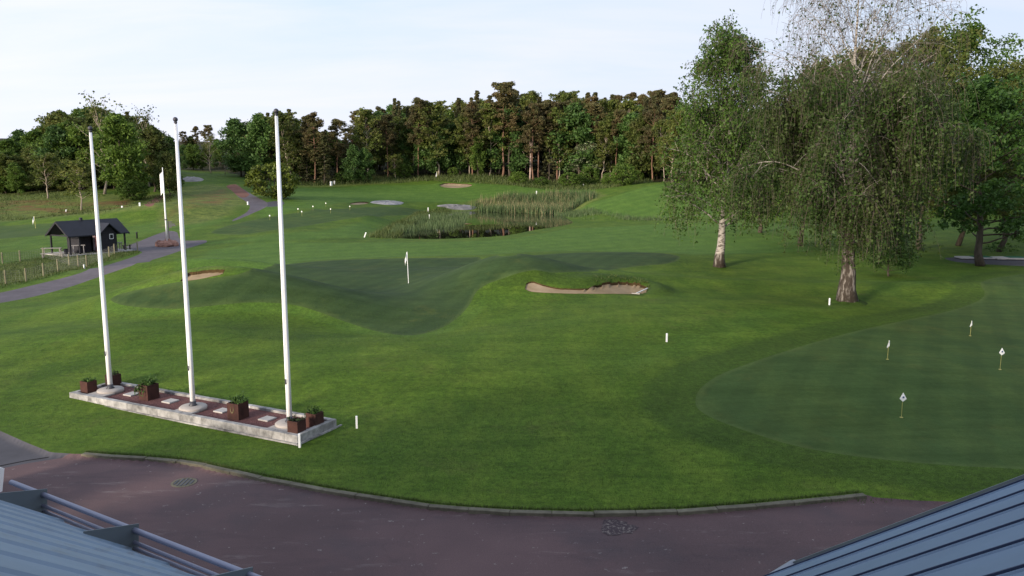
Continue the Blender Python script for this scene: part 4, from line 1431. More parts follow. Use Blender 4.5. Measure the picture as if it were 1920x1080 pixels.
fen = poly_at([(-60, 515), (0, 497), (60, 485), (110, 478), (260, 471), (262, 474), (200, 492), (120, 512), (0, 542), (-60, 556)], 1)
blades('grass_tufts', scatter(fen, 12000, 11), .06, .25, .018, M['roughgrass'], 12, 'unmown grass around the wire fence below the hut', .4)
slope = poly_at([(-60, 365), (120, 358), (250, 372), (330, 362), (300, 392), (180, 402), (-60, 410)], 1)
blades('grass_tufts', scatter(slope, 9000, 13, .15), .08, .35, .05, M['roughgrass'], 14, 'rough meadow grass on the left slope', .4)
edge = poly_at([(560, 348), (800, 340), (960, 348), (1060, 358), (1150, 352), (1225, 342), (1225, 332), (1050, 340), (900, 328), (700, 332), (560, 342)], 1)
blades('grass_tufts', scatter(edge, 9000, 15), .3, 1.1, .08, M['roughgrass'], 16, 'tall grass and herbs along the foot of the wood', .4)
lipb = []
rl = np.random.default_rng(8)
for P in (B1, B1):
    for k in range(1500):
        i0 = rl.integers(len(P))
        q_ = P[i0] + (P[(i0 + 1) % len(P)] - P[i0]) * rl.random()
        if q_[1] > P[:, 1].min() + .45 * (P[:, 1].max() - P[:, 1].min()):
            dq = q_ - P.mean(0)
            q_ = q_ + np.array([0, 1.0]) * abs(rl.normal(0, .45)) + dq / np.linalg.norm(dq) * .05
            i1 = np.argmin((gx - q_[0]) ** 2 + (gy - q_[1]) ** 2)
            lipb.append((q_[0], q_[1], GZ[i1]))
blades('grass_fringe', np.array(lipb), .04, .13, .018, M['roughgrass'], 21, 'shaggy grass along the far lips of the bunkers', .6)
# lawn edge hanging over the kerb
kp = []
rk = np.random.default_rng(3)
for k in range(9000):
    s_ = rk.random() * seg[-1]
    x, y = np.interp(s_, seg, kerb_w[:, 0]), np.interp(s_, seg, kerb_w[:, 1])
    x2, y2 = np.interp(s_ + .1, seg, kerb_w[:, 0]), np.interp(s_ + .1, seg, kerb_w[:, 1])
    tx, ty = x2 - x, y2 - y
    L_ = math.hypot(tx, ty) + 1e-9
    off = .12 + abs(rk.normal(0, .05))
    kp.append((x - ty / L_ * off, y + tx / L_ * off, 0.0))
kp = np.array(kp)
kp[:, 2] = H(kp[:, 0], kp[:, 1])
blades('grass_fringe', kp, .03, .10, .006, M['roughgrass'], 17, 'ragged turf edge along the kerb stones', .6)
# small flecks of clover and uneven growth in the near lawn
nearlawn = np.array([flat(u, v)[:2] for u, v in ((-100, 700), (400, 600), (1200, 600), (1300, 700), (1250, 800), (1500, 860), (1900, 900), (1800, 940), (1100, 955), (560, 900), (160, 845), (-100, 760))])
blades('lawn_blades', scatter(nearlawn, 120000, 18), .02, .065, .006, leaf_mat('lawn_blades', (.028, .066, .008), (.066, .120, .018), None, .2, 0), 19, 'short mown grass blades of the near lawn', .7)

# ------------------------------------------------------------------ flagpole bed
BX, BY = np.array([.896, -.444]), np.array([.444, .896])
BX, BY = BX / np.linalg.norm(BX), BY / np.linalg.norm(BY)
BO = np.array([-15.49, 26.76])
BL_, BWd = 10.28, 1.78
BA = math.atan2(BX[1], BX[0])
zb = h1(*(BO + BX * 5 + BY * .8))
bed = thing('flagpole_bed', 'long raised bed edged with granite blocks and filled with red gravel', 'planting bed', (BO[0], BO[1], zb), BA)
MB().box((BL_ / 2, BWd / 2, .05), (BL_ - .2, BWd - .2, .22)).build('gravel', M['gravel'], bed)
nb = 21
bl = BL_ / nb
bm_ = [MB().box((0, 0, 0), (bl - .005, .17, .25), bev=.007).mesh('granite_block', M['granite_dirty']) for _ in range(2)]
def block(me, x, y, rz, z=.115):
    o = bpy.data.objects.new('granite_block', me)
    COL.objects.link(o)
    o.parent = bed
    o.location = (x, y, z + random.uniform(-.004, .004))
    o.rotation_euler = (random.uniform(-.006, .006), 0, rz + random.uniform(-.006, .006))
for k in range(nb):
    block(bm_[k % 2], (k + .5) * bl, .085, 0)
    block(bm_[k % 2], (k + .5) * bl, BWd - .085, 0)
nb2 = 3
bl2 = (BWd - .36) / nb2
me2 = MB().box((0, 0, 0), (bl2 - .005, .17, .25), bev=.007).mesh('granite_block', M['granite_dirty'])
for k in range(nb2):
    block(me2, .085, .18 + (k + .5) * bl2, PI / 2)
    block(me2, BL_ - .085, .18 + (k + .5) * bl2, PI / 2)
# thin paving strip outside the blocks
es = MB()
es.box((BL_ / 2 - .03, -.035, -.01), (BL_ + .35, .05, .05))
es.build('edging_strip', M['granite_dirty'], bed)
es = MB()
es.box((BL_ + .035, BWd / 2 + .06, -.01), (.05, BWd + .28, .05))
es.build('edging_strip', M['granite_dirty'], bed)


def bedxy(x, y):
    return BO + BX * x + BY * y


def tobed(u, v, z):
    q = flat(u, v, z + zb)[:2] - BO
    return float(q @ BX), float(q @ BY)


POLES = [((207, 728), (170, 236)), ((362, 760), (325, 219)), ((543, 790), (518, 203))]
PB = [np.array(tobed(*b, .30)) for b, t_ in POLES]
slab_me = MB().box((0, 0, 0), (.40, .40, .05), bev=.008).mesh('stepping_stone', M['slab'])
for (u, v) in ((245, 739), (318, 752), (408, 772.5), (490, 789)):
    x, y = tobed(u, v, .19)
    o = bpy.data.objects.new('stepping_stone', slab_me)
    COL.objects.link(o)
    o.parent = bed
    o.location = (x, .97, .18)
    o.rotation_euler = (0, 0, random.uniform(-.03, .03))
pad_me = MB().box((0, 0, 0), (.78, .55, .06), bev=.01).mesh('paving_slab', M['concrete'])
for k, b in enumerate(PB):
    o = bpy.data.objects.new('paving_slab', pad_me)
    COL.objects.link(o)
    o.parent = bed
    o.location = (b[0] + .02, .45, .185)
foot_me = MB().lathe([(.43, 0), (.44, .10), (.40, .135), (.12, .15)], sides=28).mesh('footing', M['concrete'], True)

def make_pole(bx, by, base_px, top_px, label):
    p2 = bedxy(bx, by)
    zf = zb + .155
    zt = ztop(p2[0], p2[1], top_px[1])
    Hp = zt - zf
    r = thing('flagpole', label, 'flagpole', (p2[0], p2[1], zf), BA, 'three white flagpoles in the bed')
    o = bpy.data.objects.new('footing', foot_me)
    COL.objects.link(o)
    o.parent = r
    o.location = (0, 0, 0)
    MB().lathe([(.085, .15), (.082, 2.0), (.070, Hp * .6), (.045, Hp - .22)], sides=18).build('mast', M['white'], r, True)
    MB().lathe([(.13, .14), (.135, .17), (.10, .20), (.095, .30)], sides=18).build('base_collar', M['dark_metal'], r, True)
    MB().lathe([(.028, Hp - .22), (.05, Hp - .19), (.05, Hp - .15), (.03, Hp - .14)], sides=12).build('truck', M['dark_metal'], r, True)
    a = np.linspace(-PI / 2, PI / 2, 9)
    MB().lathe([(max(.005, .075 * math.cos(q_)), Hp - .08 + .075 * math.sin(q_)) for q_ in a], sides=14).build('ball_finial', M['dark_metal'], r, True)
    MB().tube([(.03, -.098, 1.4), (.02, -.10, Hp * .5), (.02, -.06, Hp - .2)], .006, 4).build('halyard', M['white'], r)
    MB().box((0, -.10, 1.42), (.03, .03, .16)).build('cleat', M['dark_metal'], r)
    return r
make_pole(PB[0][0], PB[0][1], *POLES[0], 'white flagpole at the left end of the gravel bed, farthest from the forecourt')
make_pole(PB[1][0], PB[1][1], *POLES[1], 'white flagpole in the middle of the gravel bed')
make_pole(PB[2][0], PB[2][1], *POLES[2], 'white flagpole at the right end of the bed, behind a corner planter')
print('poles in bed', [tuple(b.round(2)) for b in PB])


def make_planter(u, v, size, label, seed, plant_h=.22, lush=1.0, hang=False, ring=False):
    rng = np.random.default_rng(seed)
    x, y = tobed(u, v, .2)
    x = min(max(x, .35), BL_ - .32)
    y = min(max(y, .34), BWd - .30)
    p2 = bedxy(x, y)
    r = thing('planter', label, 'planter', (p2[0], p2[1], zb + .155), BA + rng.uniform(-.04, .04), 'rusty cube planters on the gravel bed')
    s_ = size / 2
    h_ = size * 1.14
    mb = MB()
    tk = .02
    for (cx_, cy_, w_, d_) in ((0, -s_ + tk / 2, size, tk), (0, s_ - tk / 2, size, tk), (-s_ + tk / 2, 0, tk, size - 2 * tk), (s_ - tk / 2, 0, tk, size - 2 * tk)):
        mb.box((cx_, cy_, h_ / 2), (w_, d_, h_))
    mb.build('box', M['rust'], r)
    MB().box((0, 0, h_ - .06), (size - 2 * tk - .004, size - 2 * tk - .004, .04)).build('soil', M['soil'], r)
    n = int(20 * lush)
    S = np.c_[rng.uniform(-s_ * .75, s_ * .75, (n, 2)), np.full(n, h_ - .05)]
    D = np.c_[S[:, :2] * 2.2, np.full(n, 1.0)]
    P = grow(S, D, rng.uniform(.6, 1.3, n) * plant_h, 6, rng, .16, -.05)
    if hang:
        n2 = 9
        a_ = rng.uniform(-1, 1, n2) * s_
        S2 = np.c_[a_, np.full(n2, -s_ * .9), np.full(n2, h_ - .02)]
        P2 = grow(S2, np.tile([0, -1.0, .7], (n2, 1)), rng.uniform(.22, .42, n2), 6, rng, .1, -.65)
        P = np.concatenate([P, P2])
    mb = MB().add(*tubes(P, np.full((len(P), 6), .006), 3))
    idx = np.repeat(np.arange(len(P)), 12)
    C, _ = along(P, idx, rng.uniform(.15, 1, len(idx)))
    V, Fq = leaves(C + rng.normal(0, .018, C.shape), .032, rng)
    mb.add(V, Fq)
    mb.build('plant', M['leaf_pot'] if lush > .7 else leaf_mat('dull_planter_leaves', (.02, .035, .012), (.05, .075, .03), None, .2, 0), r)
    if ring:
        a_ = np.linspace(PI * 1.0, PI * 2.0, 9)
        pth = [(-.02 + .06 * math.cos(q_), -s_ - .012, h_ * .62 + .10 * math.sin(q_)) for q_ in a_]
        pth = [(pth[0][0], pth[0][1], h_ * .9)] + pth + [(pth[-1][0], pth[-1][1], h_ * .9)]
        MB().tube(pth, .011, 5).build('trailing_stem', simple('trailing_stem', (.22, .19, .10), .8, .2, .1, 3), r)
    return r


make_planter(154, 731, .38, 'low planted rusty planter at the left front corner of the bed', 1, .14, .8)
make_planter(212, 717, .38, 'rusty planter half hidden behind the left flagpole', 2, .16, .6)
make_planter(280, 745, .46, 'rusty planter with bright trailing leaves between left and middle flagpoles', 3, .26, 1.6, hang=True)
make_planter(447, 781, .46, 'rusty planter with bushy leaves and a looped stem right of the middle flagpole', 4, .28, 1.6, ring=True)
make_planter(546, 817, .38, 'dark rusty planter at the near corner in front of the right flagpole', 5, .16, .5)
make_planter(603, 798, .38, 'rusty planter at the right back corner of the bed', 6, .22, 1.0)

# ------------------------------------------------------------------ white marker stakes
def stake(u, v, vtop_, wd, label, name='marker_stake', cap=None, tilt=0.0):
    q = at(u, v)
    hh = ztop(q[0], q[1], vtop_) - q[2]
    r = thing(name, label, 'marker stake', tuple(q))
    b = MB()
    b.box((0, 0, hh / 2 - .05), (wd, wd, hh + .10), bev=wd * .15)
    ob = b.build('post', M['white'], r)
    if cap:
        MB().box((0, 0, hh - hh * .1), (wd * 1.1, wd * 1.1, hh * .2)).build('painted_top', M[cap], r)
    r.rotation_euler = (0, tilt, random.uniform(0, 1))
    return r
stake(669, 803, 780, .060, 'white stake on the lawn just right of the gravel bed')
stake(562, 839, 813, .060, 'white stake standing before the near corner of the gravel bed')
stake(1250, 641, 625, .060, 'white stake alone on the lawn left of the practice green')
stake(1555, 572, 559, .06, 'white stake beside the foot of the huge birch')
stake(158, 504, 496, .09, 'short white stake by the path below the hut')
stake(683, 445, 435, .12, 'leaning white stake at the left tip of the pond', tilt=.35)
stake(803, 399, 389, .12, 'white stake among the reeds, farther of two in the pond')
stake(805, 412, 402, .11, 'white stake among the reeds, nearer of two in the pond')
stake(1006, 364, 358, .2, 'pale stake at the far edge of the reed marsh')
stake(1094, 350, 345, .16, 'pale stake on the grass under the bushes')
stake(621, 348, 340, .38, 'white marker board at the wood edge, left of two')
stake(627, 346, 339, .24, 'white marker board at the wood edge, right and smaller of two')
stake(229, 389, 386, .2, 'white tee marker on the left slope')
stake(124, 397, 393, .2, 'white tee marker near the white trunked small tree')
stake(262, 386, 380, .22, 'white tee marker at the foot of the red dirt path')
stake(465, 384, 378, .2, 'yellow grey tee marker inside the bend of the path')

# ------------------------------------------------------------------ flagsticks
def cloth(w_, h_, folds, rng, nx=8, nz=6, sag=.3):
    V, Fs = [], []
    for i in range(nx + 1):
        s_ = i / nx
        for j in range(nz + 1):
            tt = j / nz
            V.append((w_ * s_, folds * math.sin(s_ * 7 + tt * 2) * s_, -h_ * tt - sag * s_ * s_ * h_))
    for i in range(nx):
        for j in range(nz):
            a = i * (nz + 1) + j
            Fs.append((a, a + 1, a + nz + 2, a + nz + 1))
    return np.array(V), Fs


def small_flag(u, v, vtop_, label, seed, open_=True, size=.20):
    q = at(u, v)
    hh = ztop(q[0], q[1], vtop_) - q[2]
    r = thing('practice_flag', label, 'practice flag', tuple(q), 0, 'small flags on the practice green')
    MB().tube([(0, 0, 0), (0, 0, hh)], .007, 6).build('stick', M['yellow'], r)
    fl = MB()
    w_ = size if open_ else size * .55
    if open_:
        V = [(-.0, -.012, hh), (-w_ * .55, -.03, hh - size * .95), (-w_ * .05, -.035, hh - size * 1.45), (w_ * .55, -.03, hh - size * 1.0), (.02, -.03, hh - size * .45)]
        V2 = [(a, b + .008, c) for a, b, c in V]
        fl.add(V + V2, [(0, 1, 4), (4, 1, 2), (4, 2, 3), (0, 4, 3), (5, 9, 6), (9, 7, 6), (9, 8, 7), (5, 8, 9), (0, 5, 6, 1), (1, 6, 7, 2), (2, 7, 8, 3), (3, 8, 5, 0)])
    else:
        V = [(0, -.01, hh), (-w_ * .1, -.05, hh - size * .3), (-w_ * .75, -.05, hh - size * 1.3), (-w_ * .5, -.02, hh - size * 1.55), (w_ * .35, -.02, hh - size * 1.1), (w_ * .35, 0, hh - size * .1)]
        V2 = [(a, b + .012, c) for a, b, c in V]
        fl.add(V + V2, [(0, 1, 5), (1, 4, 5), (1, 2, 3), (1, 3, 4), (6, 11, 7), (7, 11, 10), (7, 9, 8), (7, 10, 9), (0, 6, 7, 1), (1, 7, 8, 2), (2, 8, 9, 3), (3, 9, 10, 4), (4, 10, 11, 5), (5, 11, 6, 0)])
    f_ = fl.build('flag', M['whiteflag'], r)
    if open_:
        MB().box((0, -.042, hh - size * .72), (.05, .006, .055), bev=.001).build('emblem', M['bluemark'], r)
    MB().lathe([(.050, .004), (.056, .012)], sides=14).build('cup_rim', M['yellow'], r)
    return r
small_flag(1690, 783, 736, 'small white flag nearest the camera on the practice green', 1)
small_flag(1875, 693, 652, 'small open white flag at the right side of the practice green', 2)
small_flag(1664, 674, 638, 'small furled white flag at the left middle of the practice green', 3, False)
small_flag(1819, 630, 601, 'small furled white flag farthest up the practice green', 4, False)


def flagstick(u, v, vtop_, label, name='flagstick', fw=.35, fh=.5, rad=.015, stick='yellow'):
    q = at(u, v)
    hh = ztop(q[0], q[1], vtop_) - q[2]
    r = thing(name, label, 'golf flag', tuple(q))
    r.rotation_euler = (0, -.03, .6)
    MB().tube([(0, 0, 0), (0, 0, hh)], rad, 6).build('stick', M[stick], r)
    V, Fs = cloth(fw, fh, .05, None, sag=1.1)
    V[:, 2] += hh - .02
    V[:, 0] *= -.55
    MB().add(V, Fs).build('flag', M['whiteflag'], r)
    return r
flagstick(766, 531, 472, 'white hanging flag on its stick in the big putting green', fw=.30, fh=.42, rad=.02, stick='white')
flagstick(67, 428, 405, 'small white flag on the far left green beyond the hut', fw=.5, fh=.55, rad=.03)
flagstick(820, 333, 321, 'white flag before the wood on the farthest hole', fw=.7, fh=.9, rad=.05)

# small flags on the far practice green
g = [(506, 413), (527, 378), (529, 425), (559, 400), (566, 405), (587, 395), (611, 388), (620, 400), (656, 394)]
desc = ['nearest one, left of the third flagpole', 'one beside the round olive bush', 'one touching the right side of the third flagpole', 'upper of the close pair', 'lower of the close pair',
        'one midway along the row', 'farthest one at the top of the green', 'one just below the farthest', 'last one, nearest the flat grey rocks']
for k, (u, v) in enumerate(g):
    q = at(u, v)
    r = thing('practice_flag', 'tiny flag on the distant green, ' + desc[k], 'practice flag', tuple(q), 0, 'tiny flags on the distant practice green')
    MB().tube([(0, 0, 0), (0, 0, .75)], .012, 5).build('stick', M['yellow'], r)
    MB().box((0, 0, .62), (.14, .03, .18), bev=.01).build('flag', M['whiteflag'], r)

# ------------------------------------------------------------------ rake in the front bunker
a_, b_ = at(1192, 553), at(1214, 543)
r = thing('bunker_rake', 'wooden rake lying across the right tip of the front bunker', 'rake', tuple((a_ + b_) / 2 + np.array([0, 0, .08])))
c0 = (a_ + b_) / 2
MB().bar(a_ - c0, b_ - c0, .05, .05).build('handle', M['whiteflag'], r)
dd_ = (b_ - a_) / np.linalg.norm(b_ - a_)
pp = np.array([-dd_[1], dd_[0], 0])
MB().bar(a_ - c0 - pp * .25, a_ - c0 + pp * .25, .05, .05).build('rake_head', M['grey_wood'], r)

# ------------------------------------------------------------------ rock outcrops
def rock(name, pxpoly, hgt, mat, label, seed, cat='rock', n=3):
    rng = np.random.default_rng(seed)
    P = poly_at(pxpoly, n)
    c = P.mean(0)
    z0 = h1(*c)
    mb = MB()
    V, rings = [], 6
    for k in range(rings):
        f_ = 1 - k / rings
        hh = hgt * (1 - f_ ** 2.2)
        for (x, y) in P:
            xx, yy = (x - c[0]) * f_, (y - c[1]) * f_
            gz = h1(c[0] + xx, c[1] + yy) - z0
            V.append((xx, yy, gz - (.15 if k == 0 else 0) + hh * (1 + rng.normal(0, .14)) + (rng.normal(0, .05) * hgt if k else 0)))
    m = len(P)
    V.append((0, 0, hgt))
    Fs = []
    for k in range(rings - 1):
        Fs += [(k * m + i, k * m + (i + 1) % m, (k + 1) * m + (i + 1) % m, (k + 1) * m + i) for i in range(m)]
    Fs += [((rings - 1) * m + i, (rings - 1) * m + (i + 1) % m, rings * m) for i in range(m)]
    o = mb.add(V, Fs).build(name, mat, None, False)
    o.location = (c[0], c[1], z0)
    return tag(o, label, cat)
M['outcrop'] = simple('pale_outcrop', (.27, .255, .25), .9, .2, .42, .9, .5, col2=(.42, .40, .40))
M['outcrop2'] = simple('grey_outcrop', (.22, .21, .205), .9, .2, .3, .9, .5, col2=(.32, .30, .30))
rock('rock_outcrop', [(690, 380), (700, 377), (730, 376.5), (748, 377.5), (760, 380), (752, 384), (728, 384.5), (710, 383)], .35, M['outcrop'], 'flat pale granite outcrop between the distant practice green and the wood', 1)
rock('rock_outcrop', [(815, 386), (830, 383.5), (860, 384), (893, 386), (896, 390), (880, 394), (850, 393), (832, 389)], .45, M['outcrop2'], 'flat grey granite outcrop at the far bank of the pond', 2)
rock('rock_outcrop', [(336, 337), (350, 333.5), (370, 333.5), (384, 336), (378, 340), (350, 341), (338, 340)], .5, M['outcrop2'], 'pinkish grey rock slab on the hill beside the second flagpole', 3)

# ------------------------------------------------------------------ distant flagpole on boulders, signpost
q = at(311, 462)
def boulder(dx, dy, r_, hh, seed, label):
    rng = np.random.default_rng(seed)
    a = np.arange(10) * 2 * PI / 10
    V = []
    for k, (f_, zz_) in enumerate(((.9, -.1), (1.05, .3), (.85, .72), (.4, 1.0))):
        V += [(math.cos(t_) * r_ * f_ * rng.uniform(.85, 1.15), math.sin(t_) * r_ * f_ * .8 * rng.uniform(.85, 1.15), zz_ * hh * rng.uniform(.9, 1.1)) for t_ in a]
    Fs = [tuple(range(9, -1, -1))]
    for k in range(3):
        Fs += [(k * 10 + i, k * 10 + (i + 1) % 10, k * 10 + 10 + (i + 1) % 10, k * 10 + 10 + i) for i in range(10)]
    Fs.append(tuple(range(30, 40)))
    o = MB().add(V, Fs).build('boulder', M['redrock'])
    o.location = (q[0] + dx, q[1] + dy, q[2])
    tag(o, label, 'boulder')
boulder(.05, -.3, .78, .62, 1, 'largest pink boulder in front of the distant flagpole foot')
boulder(-.75, .25, .50, .62, 2, 'reddish boulder on the left of the distant flagpole foot')
boulder(.75, .25, .48, .6, 3, 'reddish boulder on the right of the distant flagpole foot')
boulder(.0, .6, .55, .72, 4, 'reddish boulder behind the distant flagpole foot')
qf = np.array([q[0] + .02, q[1] + .35, q[2]])
hh = ztop(qf[0], qf[1], 314) - qf[2]
r = thing('flagpole', 'distant white flagpole with a hanging white flag, rising from pink boulders', 'flagpole', tuple(qf))
r.rotation_euler = (0, 0, 0)
MB().lathe([(.10, .0), (.085, hh * .5), (.035, hh)], sides=10).build('mast', M['white'], r, True)
MB().box((0, 0, hh * .34), (.24, .24, .12)).build('bracket', M['dark_metal'], r)
V, Fs = cloth(.55, 2.1, .08, None, sag=.15)
V[:, 0] = -V[:, 0] * .6 - .04
V[:, 2] += hh - .5
MB().add(V, Fs).build('flag', M['whiteflag'], r)
qs = at(317, 448)
hs = ztop(qs[0], qs[1], 414) - qs[2]
r = thing('signpost', 'dark fingerpost with short arms beside the distant flagpole', 'signpost', tuple(qs))
MB().lathe([(.06, 0), (.05, hs)], sides=8).build('post', M['dark_metal'], r)
for k, (L_, zz_) in enumerate(((.45, .93), (.75, .82), (.85, .74), (.4, .66))):
    MB().box((L_ / 2, 0, hs * zz_), (L_, .04, .12)).build('arm', M['dark_metal'], r)
for (u, v, vt, lab) in ((348, 481, 460, 'black bollard on the grass right of the second flagpole'), (257, 447, 435, 'black bollard by the path beyond the hut')):
    qq = at(u, v)
    h_ = ztop(qq[0], qq[1], vt) - qq[2]
    o = MB().lathe([(.09, -.05), (.09, h_ * .9), (.11, h_ * .91), (.10, h_ * .98), (.03, h_)], sides=12).build('bollard', M['dark_metal'], None, True)
    o.location = tuple(qq)
    tag(o, lab, 'bollard')

# ------------------------------------------------------------------ hut
hz_ = at(166, 477)
AX = np.array([.53, .848])              # long axis, running away to the right
hz_a = math.atan2(AX[1], AX[0])
fl_ = at(111, 476)
HO = at(168, 473)
hut = thing('garden_hut', 'black timber hut with open porches and a low pitched black roof', 'hut', (HO[0], HO[1], HO[2]), hz_a)
LH = 6.0
ridge_z, eave_z, hw = 3.05, 1.72, 1.95


def gable_roof(name, x0, x1, hw_, ez, rz_, th_=.09, axis='x', parent=None, mat=None, cy=0.0):
    for sgn in (-1, 1):
        a = np.array([x0, cy, rz_]); b = np.array([x1, cy, rz_])
        c = np.array([x1, cy + sgn * hw_, ez]); d = np.array([x0, cy + sgn * hw_, ez])
        if axis == 'y':
            a, b, c, d = [np.array([p_[1], p_[0], p_[2]]) for p_ in (a, b, c, d)]
        n_ = np.array([0, 0, th_])
        V = [a, b, c, d, a + n_, b + n_, c + n_, d + n_]
        o = MB().add(V, [(3, 2, 1, 0), (4, 5, 6, 7), (0, 1, 5, 4), (1, 2, 6, 5), (2, 3, 7, 6), (3, 0, 4, 7)]).build(name, mat, parent)
    return o
gable_roof('roof_slope', -LH / 2, LH / 2, hw, eave_z, ridge_z, .1, 'x', hut, M['black_roof'])
# cross gable facing the path: runs along -y
def cross():
    x0, x1, apex = -.3, 1.9, 2.75
    xm = (x0 + x1) / 2
    yf, yb = -2.35, -.1
    for (xa, sg_) in ((x0, -1), (x1, 1)):
        V = [(xm, yb, apex), (xm, yf, apex), (xa, yf, 1.72), (xa, yb - 1.3, 1.72)]
        V = np.array(V)
        V2 = V + np.array([0, 0, .1])
        V[:, 2] += .012
        V2[:, 2] += .012
        MB().add(np.r_[V, V2], [(3, 2, 1, 0), (4, 5, 6, 7), (0, 1, 5, 4), (1, 2, 6, 5), (2, 3, 7, 6), (3, 0, 4, 7)]).build('roof_slope', M['black_roof'], hut)
    MB().add([(x0 + .25, yf + .35, 0), (x1 - .25, yf + .35, 0), (x1 - .25, yf + .35, 1.85), (xm, yf + .35, 2.75), (x0 + .25, yf + .35, 1.85),
              (x0 + .25, yf + .45, 0), (x1 - .25, yf + .45, 0), (x1 - .25, yf + .45, 1.85), (xm, yf + .45, 2.75), (x0 + .25, yf + .45, 1.85)],
             [(0, 1, 2, 3, 4), (9, 8, 7, 6, 5), (0, 5, 6, 1), (1, 6, 7, 2), (4, 3, 8, 9), (3, 2, 7, 8), (0, 4, 9, 5)]).build('gable_wall', M['black_wood'], hut)
    for xs in (x0 + .12, x1 - .12):
        MB().add([], []) if False else None
    MB().box((x0 + .3, -1.6, .86), (.08, .85, 1.72)).build('wall', M['red_wood'], hut)
cross()
# body
bx0, bx1, by_ = -1.4, 1.3, 1.2
MB().box(((bx0 + bx1) / 2, by_, .95), (bx1 - bx0, .1, 1.9)).build('wall', M['black_wood'], hut)
MB().box(((bx0 - .2) / 2 - .05, -by_ + .35, .95), (-.2 - bx0 - .1, .1, 1.9)).build('wall', M['black_wood'], hut)
MB().box((bx0, .17, .95), (.1, 2.0, 1.9)).build('wall', M['black_wood'], hut)
MB().box((bx1, 0, .95), (.1, 2.2, 1.9)).build('wall', M['black_wood'], hut)
for k in range(3):
    MB().box((bx0 + .35 + k * .45, -by_ + .28, 1.05), (.03, .02, 1.5)).build('batten', M['black_wood'], hut)
wfr = MB().box((1.362, -.55, 1.2), (.03, .55, .62)).build('window', M['white'], hut)
MB().box((1.381, -.55, 1.2), (.012, .42, .48)).build('pane', M['rubber'], wfr)
wfr = MB().box((1.1, -2.02, 1.55), (.40, .03, .5)).build('window', M['white'], hut)
MB().box((1.1, -2.045, 1.55), (.30, .012, .38)).build('pane', M['rubber'], wfr)
for (x, y) in ((-LH / 2 + .3, -hw + .35), (-LH / 2 + .3, hw - .35), (-LH / 2 + 1.2, -hw + .35), (LH / 2 - .3, -hw + .35), (LH / 2 - .3, hw - .35)):
    MB().box((x, y, .92), (.13, .13, 1.9)).build('post', M['black_wood'], hut)
MB().box((-LH / 2 + .3, 0, 1.80), (.12, 2 * hw - .7, .12)).build('tie_beam', M['black_wood'], hut)
MB().box((LH / 2 - .3, 0, 1.80), (.12, 2 * hw - .7, .12)).build('tie_beam', M['black_wood'], hut)
MB().box((-.6, .0, ridge_z + .18), (.22, .22, .3)).build('chimney', M['dark_metal'], hut)
for sx in (-1, 1):
    for sy in (-1, 1):
        MB().bar((sx * (LH / 2 + .02), 0, ridge_z + .0), (sx * (LH / 2 + .02), sy * hw, eave_z), .05, .16).build('barge_board', M['black_wood'], hut)
MB().box((0, 0, .03), (LH + .6, 2 * hw + .6, .08)).build('floor_slab', M['slab'], hut)
# banner
qb = at(180, 474)
r = thing('banner', 'tall pale pink banner standing behind the left flagpole by the hut', 'banner', tuple(at(180.5, 473)), .3)
zt_ = ztop(r.location.x, r.location.y, 437) - r.location.z
MB().box((0, 0, zt_ / 2 + .1), (.42, .03, zt_ - .2)).build('panel', M['pinksign'], r)
MB().tube([(-.24, 0, 0), (-.24, 0, zt_)], .02, 6).build('pole', M['dark_metal'], r)

# tables and benches outside
def table(u, v, rz, L_, W_, Hh, label, leg_z=None, mat='grey_wood', legs=4, name='table', bench=False):
    q_ = at(u, v)
    r = thing(name, label, 'bench' if bench else 'table', tuple(q_), rz)
    for k in range(3 if not bench else 2):
        w1 = W_ / (3 if not bench else 2)
        MB().box((0, -W_ / 2 + w1 * (k + .5), Hh), (L_, w1 - .02, .05)).build('plank', M[mat], r)
    for sx in (-1, 1):
        for sy in (-1, 1):
            MB().box((sx * (L_ / 2 - .15), sy * (W_ / 2 - .06), Hh / 2 - .012), (.07, .07, Hh - .025)).build('leg', M[mat], r)
    return r
table(98, 481, .25, 1.7, .5, .78, 'grey slatted counter at the left of the hut porch')
table(99, 484, .25, 1.9, .35, .42, 'low grey bench along the left counter', bench=True, name='bench')
table(148, 477, .5, 1.15, .6, .86, 'white topped table in front of the hut wall', mat='granite')
table(220, 469, .8, .95, .6, .75, 'small grey table under the right porch post')
table(238, 468, .8, .9, .3, .45, 'dark bench right of the hut', mat='black_wood', bench=True, name='bench')
q_ = at(122, 478)
for (u, v, lab, cc) in ((115, 478, 'pale wooden stool under the left porch', 'grey_wood'), (124, 478, 'grey bin under the left porch', 'dark_metal')):
    q_ = at(u, v)
    r = thing('stool' if 'stool' in lab else 'bin', lab, 'stool' if 'stool' in lab else 'bin', tuple(q_))
    if 'stool' in lab:
        MB().lathe([(.16, .42), (.17, .46), (.16, .48)], sides=12).build('seat', M[cc], r)
        for k in range(3):
            MB().tube([(.13 * math.cos(k * 2.1), .13 * math.sin(k * 2.1), 0), (.08 * math.cos(k * 2.1), .08 * math.sin(k * 2.1), .42)], .018, 5).build('leg', M[cc], r)
    else:
        MB().lathe([(.16, 0), (.19, .5), (.2, .52)], sides=12).build('body', M[cc], r)
        MB().lathe([(.205, .52), (.19, .57), (.03, .6)], sides=12).build('lid', M['rubber'], r)

